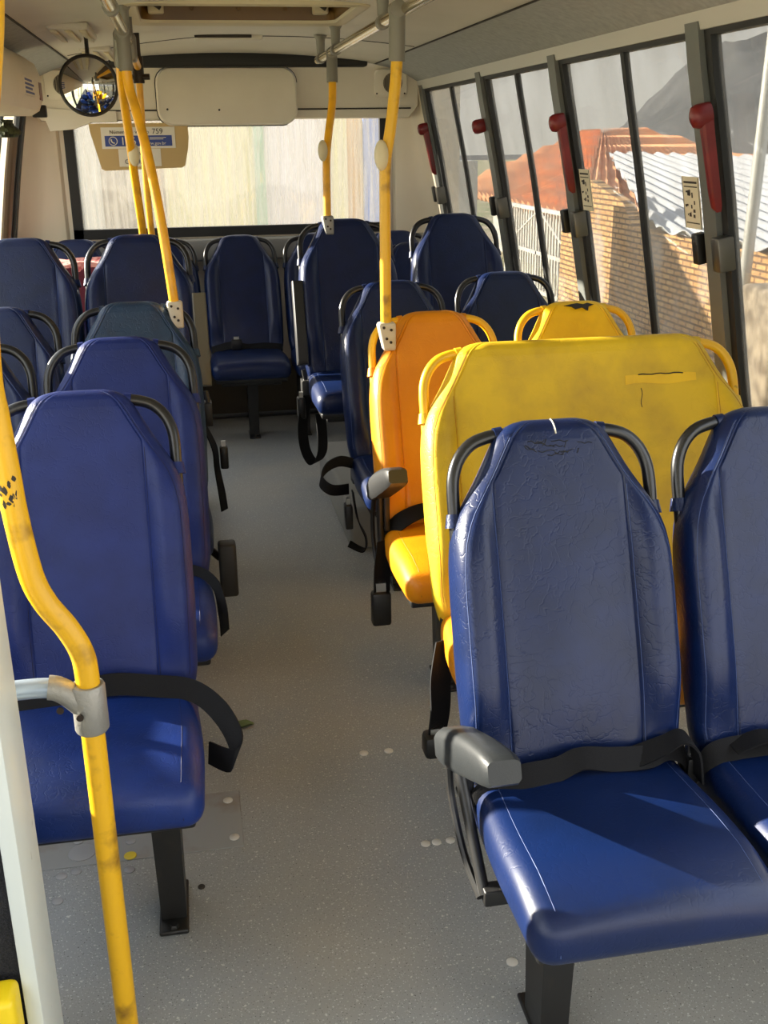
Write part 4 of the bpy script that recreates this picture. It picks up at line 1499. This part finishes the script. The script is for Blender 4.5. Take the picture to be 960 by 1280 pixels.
for y, z, lab in ((3.05, 1.40, 'small printed instruction sticker on the glass beside the nearest red handle'), (3.93, 1.40, 'small printed instruction sticker on the glass beside the second red handle')):
    o, a, u = lean_mat(y, z)
    t = empty('window_sticker', (wall_x(z) + 0.010, y, z))
    tag(t, lab, 'sticker', 'stickers on the window glass')
    def L(p): return o * p[0] + a * p[1] + u * p[2]
    mb = MB()
    mb.box((0, -0.055, -0.075), (0.002, 0.055, 0.075))
    mb.v = [tuple(L(v)) for v in mb.v]
    mb.build('sticker_sheet', 'paper', t, smooth=False)
    mb = MB()
    for zz, hh in ((0.056, 0.006), (0.045, 0.003), (-0.06, 0.003)):
        mb.box((0.002, -0.042, zz), (0.003, 0.042, zz + hh))
    rr = random.Random(3)
    for k in range(14):
        py, pz = rr.uniform(-0.04, 0.035), rr.uniform(-0.045, 0.03)
        mb.box((0.002, py, pz), (0.003, py + rr.uniform(0.003, 0.012), pz + rr.uniform(0.003, 0.016)))
    for e in (-0.053, 0.051):
        mb.box((0.002, e, -0.073), (0.003, e + 0.002, 0.073))
    mb.v = [tuple(L(v)) for v in mb.v]
    mb.build('sticker_print', 'ink', t, smooth=False)

# ------------------------------------------------------------------ small things on the floor
def caps(spots, r, m, nm, label, grp, cat='screw cap'):
    for x, y in spots:
        mb = MB()
        mb.disc((0, 0, 0), r, 0.004, seg=14)
        tag(mb.build(nm, m, loc=(x, y, 0.0)), label, cat, grp)
caps([(0.378, 2.511), (0.447, 2.509)], 0.0125, 'cap_white', 'floor_screw_cap', 'white screw cap in the aisle between left seats and double yellow seat', 'pair of aisle screw caps')
caps([(0.459, 2.09), (0.486, 2.091), (0.52, 2.091)], 0.0115, 'cap_white', 'floor_screw_cap', 'white screw cap in the row of three left of the grey armrest', 'row of three screw caps')
caps([(0.549, 1.678)], 0.012, 'cap_white', 'floor_screw_cap', 'white screw cap beside the leg of the grey-armrest seat', None)
caps([(0.002, 2.358), (0.011, 2.202)], 0.012, 'cap_white', 'floor_screw_cap', 'white screw cap on the floor hatch corner beside the royal blue seat', 'hatch screw caps')
caps([(-0.235, 2.235), (-0.234, 2.13), (-0.387, 2.136), (-0.355, 2.147), (-0.302, 2.145), (-0.387, 2.05), (-0.36, 2.26)], 0.0125, 'cap_grey', 'floor_screw_cap', 'grey screw cap on the floor under the royal blue front seat', 'screw caps under the front seat')
caps([(-0.071, 2.037)], 0.008, 'joint', 'floor_bolt', 'small dark bolt on the floor right of the front left seat leg', None, 'bolt')
caps([(-0.234, 2.179)], 0.0145, 'cap_yellow', 'floor_screw_cap', 'yellow screw cap under the royal blue seat, right of the bent pole', None)
caps([(-0.092, 2.281)], 0.0125, 'cap_yellow', 'floor_screw_cap', 'yellow screw cap at the front edge of the royal blue cushion', None)
caps([(-0.347, 2.213)], 0.032, 'cap_grey', 'floor_cover_disc', 'large grey cover disc under the royal blue front seat', None, 'cover disc')
hp = MB()
hp.rbox((-0.46, 2.165, 0.0), (0.032, 2.40, 0.0025), 0.001, 1)
tag(hp.build('floor_hatch', mat('hatch_vinyl', (146, 147, 145), 0.6, noise=(7, (124, 104, 86), 0.22, 0.46))), 'flat floor hatch plate with rusty stains beside the royal blue seat', 'floor hatch')
for o in list(COL.objects):
    if o.name.startswith(('floor_screw_cap', 'floor_cover_disc')) and o.location.x < 0.03 and o.location.y > 2.165:
        o.location.z = 0.0025
lf = MB()
pts = [(-0.034, 0.002, 0.004), (-0.014, 0.016, 0.010), (0.012, 0.015, 0.013), (0.036, 0.004, 0.006), (0.014, -0.013, 0.010), (-0.012, -0.014, 0.006)]
lf.add([(0, 0, 0.006)] + pts, [(0, i + 1, (i + 1) % 6 + 1) for i in range(6)])
lf.add([(0, 0, 0.003)] + [(a, b, max(0, c - 0.004)) for a, b, c in pts], [(0, (i + 1) % 6 + 1, i + 1) for i in range(6)])
tag(lf.build('fallen_leaf', 'leaf', loc=(0.058, 2.722, 0)), 'small dry green leaf lying on the aisle floor', 'leaf')

# cloth in the rear left corner
cl = MB()
rings = []
for i in range(8):
    y = -0.12 + 0.24 * i / 7
    rings.append([(u, y + 0.01 * math.sin(9 * u), 0.03 + 0.012 * math.sin(20 * u + i) - 0.10 * abs(y)) for u in [-0.16 + 0.32 * k / 12 for k in range(13)]] + [(u, y + 0.01 * math.sin(9 * u), 0.012 * math.sin(20 * u + i) - 0.10 * abs(y) - 0.02) for u in [0.16 - 0.32 * k / 12 for k in range(13)]])
cl.loft(rings)
ct = empty('draped_cloth', (-0.62, 6.02, 0.97))
tag(ct, 'pink and maroon cloth draped over the far left corner seat', 'cloth')
cl.build('pink_fold', 'pink', ct)
cl = MB()
rings = []
for i in range(8):
    z = 0.0 - 0.26 * i / 7
    rings.append([(u, -0.125 + 0.012 * math.sin(26 * u + i * 0.4) - 0.02 * i / 7, z) for u in [-0.15 + 0.30 * k / 16 for k in range(17)]] + [(u, -0.110 + 0.012 * math.sin(26 * u + i * 0.4) - 0.02 * i / 7, z) for u in [0.15 - 0.30 * k / 16 for k in range(17)]])
cl.loft(rings)
cl.build('maroon_fold', 'maroon', ct)

# ------------------------------------------------------------------ outside
GZ = -0.85
g = MB()
g.box((-60, -30, GZ - 0.3), (120, 120, GZ))
tag(struct(g.build('ground', 'ground', smooth=False)), 'dusty ground outside the bus', 'ground', kind='structure')

bwl = MB()
bwl.prism([(4.0, GZ), (15.5, GZ), (15.5, 0.25), (14.4, 1.02), (13.2, 0.78), (12.85, 0.50), (4.0, 0.50)], 'x', 5.45, 5.60)
tag(bwl.build('brick_wall', 'brick', smooth=False), 'low orange brick wall with a raised gable end, partly sunlit, outside the right windows', 'brick wall', kind='thing')

# corrugated roof: slopes up from the eave over the brick wall
cr = MB()
e0, e1, r0, r1 = Vector((5.35, 11.95, 0.57)), Vector((5.35, 2.5, 0.55)), Vector((8.2, 20.8, 1.27)), Vector((8.2, 6.0, 1.27))
NU, NV = 300, 110
top, bot = [], []
for i in range(NU + 1):
    s = i / NU
    a, b = e0.lerp(e1, s), r0.lerp(r1, s)
    for j in range(NV + 1):
        p = a.lerp(b, j / NV)
        wv = 0.035 * math.sin(2 * PI * (p.y - 4.5 * p.x) / 0.62)
        top.append(p + Vector((0, 0, wv)))
        bot.append(p + Vector((0, 0, wv - 0.012)))
k = NV + 1
f = []
n0 = len(top)
for i in range(NU):
    for j in range(NV):
        q = (i * k + j, (i + 1) * k + j, (i + 1) * k + j + 1, i * k + j + 1)
        f.append(q)
        f.append(tuple(x + n0 for x in reversed(q)))
for i in range(NU):
    f.append((i * k, i * k + n0, (i + 1) * k + n0, (i + 1) * k))
    f.append((i * k + NV, (i + 1) * k + NV, (i + 1) * k + NV + n0, i * k + NV + n0))
cr.add(top + bot, f)
sh = empty('corrugated_shed', (6.8, 11.0, GZ))
tag(sh, 'shed with white corrugated roof behind the brick wall', 'shed')
o = cr.build('roof', 'corrugated', sh)
o.matrix_parent_inverse = Matrix.Translation(-sh.location)
sw = MB()
sw.box((6.2, 4.0, GZ), (8.1, 11.5, 0.5))
o = sw.build('shed_wall', 'plaster', sh, smooth=False)
o.matrix_parent_inverse = Matrix.Translation(-sh.location)

# tiled house further back
th = empty('tiled_house', (8.5, 21.0, GZ))
tag(th, 'house with terracotta tiled hip roof behind the shed', 'house')
def tile_plane(mb, A, B, C, D_, n=26, m=14):
    """quad A-B along the eave, D-C along the ridge, with tile courses"""
    A, B, C, D_ = map(Vector, (A, B, C, D_))
    nor = (B - A).cross(D_ - A).normalized()
    if nor.z < 0:
        nor = -nor
    v = []
    for i in range(n * 4 + 1):
        s = i / (n * 4)
        for j in range(m + 1):
            p = A.lerp(B, s).lerp(D_.lerp(C, s), j / m)
            v.append(p + nor * (0.06 * math.sin(2 * PI * s * n) - 0.07 * ((j % 2))))
    k = m + 1
    o = len(v)
    v += [p - nor * 0.12 for p in v]
    f = []
    for i in range(n * 4):
        for j in range(m):
            q = (i * k + j, (i + 1) * k + j, (i + 1) * k + j + 1, i * k + j + 1)
            f += [q, tuple(x + o for x in reversed(q))]
        f.append((i * k, i * k + o, (i + 1) * k + o, (i + 1) * k))
    mb.add(v, f)
tr_ = MB()
tile_plane(tr_, (5.7, 15.4, 0.48), (6.4, 26.5, 0.45), (9.2, 25.0, 1.66), (8.9, 23.0, 1.68))
tile_plane(tr_, (13.0, 17.5, 0.40), (5.7, 15.4, 0.48), (8.9, 23.0, 1.68), (10.0, 23.2, 1.68))
o = tr_.build('roof', 'tiles', th)
o.matrix_parent_inverse = Matrix.Translation(-th.location)
hw_ = MB()
hw_.prism([(6.6, 16.9), (12.2, 18.6), (9.6, 24.6), (7.0, 24.6)], 'z', GZ, 0.40)
o = hw_.build('house_wall', 'plaster_white', th, smooth=False)
o.matrix_parent_inverse = Matrix.Translation(-th.location)

# white gate
gt = empty('white_gate', (5.6, 17.0, GZ))
tag(gt, 'white metal barred gate outside the right rear windows', 'gate')
mb = MB()
for z in (0.02, 0.62, 1.30):
    mb.box((-0.03, -1.8, z), (0.03, 1.8, z + 0.06))
for y in (-1.8, 0.0, 1.74):
    mb.box((-0.03, y, 0.0), (0.03, y + 0.06, 1.36))
mb.build('gate_frame', 'gate_white', gt, smooth=False)
mb = MB()
for k in range(26):
    y = -1.72 + 0.137 * k
    mb.box((-0.012, y, 0.03), (0.012, y + 0.03, 1.33))
mb.tube([(0.0, -1.75, 0.65), (0, 0, 1.32), (0, 1.75, 0.65)], 0.02, 6)
mb.build('gate_bars', 'gate_white', gt, smooth=False)

cp = MB()
cp.rbox((-0.22, -0.30, 0.0), (0.22, 0.30, 1.22), 0.05, 3)
tag(cp.build('concrete_stump', 'concrete', loc=(4.9, 8.35, GZ)), 'weathered concrete gatepost stump outside the nearest right window', 'post')
gp = MB()
gp.tube([(0, 0, 0), (0.03, -0.1, 3.4)], 0.055, 12)
tag(gp.build('galvanised_post', 'galv', loc=(5.1, 9.4, GZ)), 'pale slender metal post leaning outside the nearest right window', 'post')
gs = MB()
rr = random.Random(5)
for k in range(900):
    x, y = rr.uniform(4.7, 5.5), rr.uniform(4.5, 15)
    h = rr.uniform(0.08, 0.28)
    a = rr.uniform(0, PI)
    dx, dy = 0.02 * math.cos(a), 0.02 * math.sin(a)
    gs.add([(x - dx, y - dy, GZ), (x + dx, y + dy, GZ), (x + rr.uniform(-.06, .06), y + rr.uniform(-.06, .06), GZ + h)], [(0, 1, 2)])
tag(gs.build('grass', 'grass', smooth=False), 'dry grass along the foot of the brick wall', 'grass', kind='stuff')

# hill
hl = MB()
NX, NY = 40, 60
v = []
for i in range(NX + 1):
    for j in range(NY + 1):
        x = 26 + 60 * i / NX
        y = 8 + 150 * j / NY
        h = 10.5 * (1 - math.exp(-(x - 25.5) / 9.0)) * (1 - sm(1.95, 2.75, y / x))
        h += (0.35 * math.sin(x * 0.5 + y * 0.33) + 0.3 * math.sin(y * 0.9 + x)) * min(1, i / 5) * min(1, h / 3)
        v.append((x, y, GZ + h - 0.1))
f = []
for i in range(NX):
    for j in range(NY):
        a = i * (NY + 1) + j
        f.append((a, a + NY + 1, a + NY + 2, a + 1))
hl.add(v, f)
tag(struct(hl.build('hill', 'hill')), 'dark scrubby hill beyond the roofs', 'hill', kind='structure')

uh = empty('upper_house', (24.0, 40.0, 0.0))
# background building behind the bus, seen through the grimy rear window
bb = empty('street_facade', (0.5, 14.0, GZ))
tag(bb, 'pale facade with coloured bays behind the grimy rear window', 'building')
for nm, xa, xb, m_, yy in (('white_bay', -7, -0.9, 'plaster_white', 0.0), ('grey_bay', -0.9, -0.2, 'concrete', -0.05), ('ochre_bay', -0.2, 0.83, 'wall_yellow', -0.02), ('green_bay', 0.83, 0.95, 'wall_green', -0.10), ('lilac_bay', 0.95, 1.72, 'wall_lilac', 0.0), ('cream_pilaster', 1.72, 1.9, 'wall_yellow', -0.12), ('tan_bay', 1.9, 2.1, 'plaster', 0.0), ('blue_bay', 2.1, 2.50, 'wall_blue', -0.1), ('added_shade_wall', 2.45, 3.5, 'plaster_white', 0.02)):  # last piece: low wall added to carry the facade's shadow along the brick wall
    mb = MB()
    k = 14.0 / 13.0
    mb.box((xa * k - 0.5, yy, 0), (xb * k - 0.5, 0.4, 2.15 if nm == 'added_shade_wall' else 2.68))
    mb.build(nm, m_, bb, smooth=False)
bpy.data.objects.remove(uh)
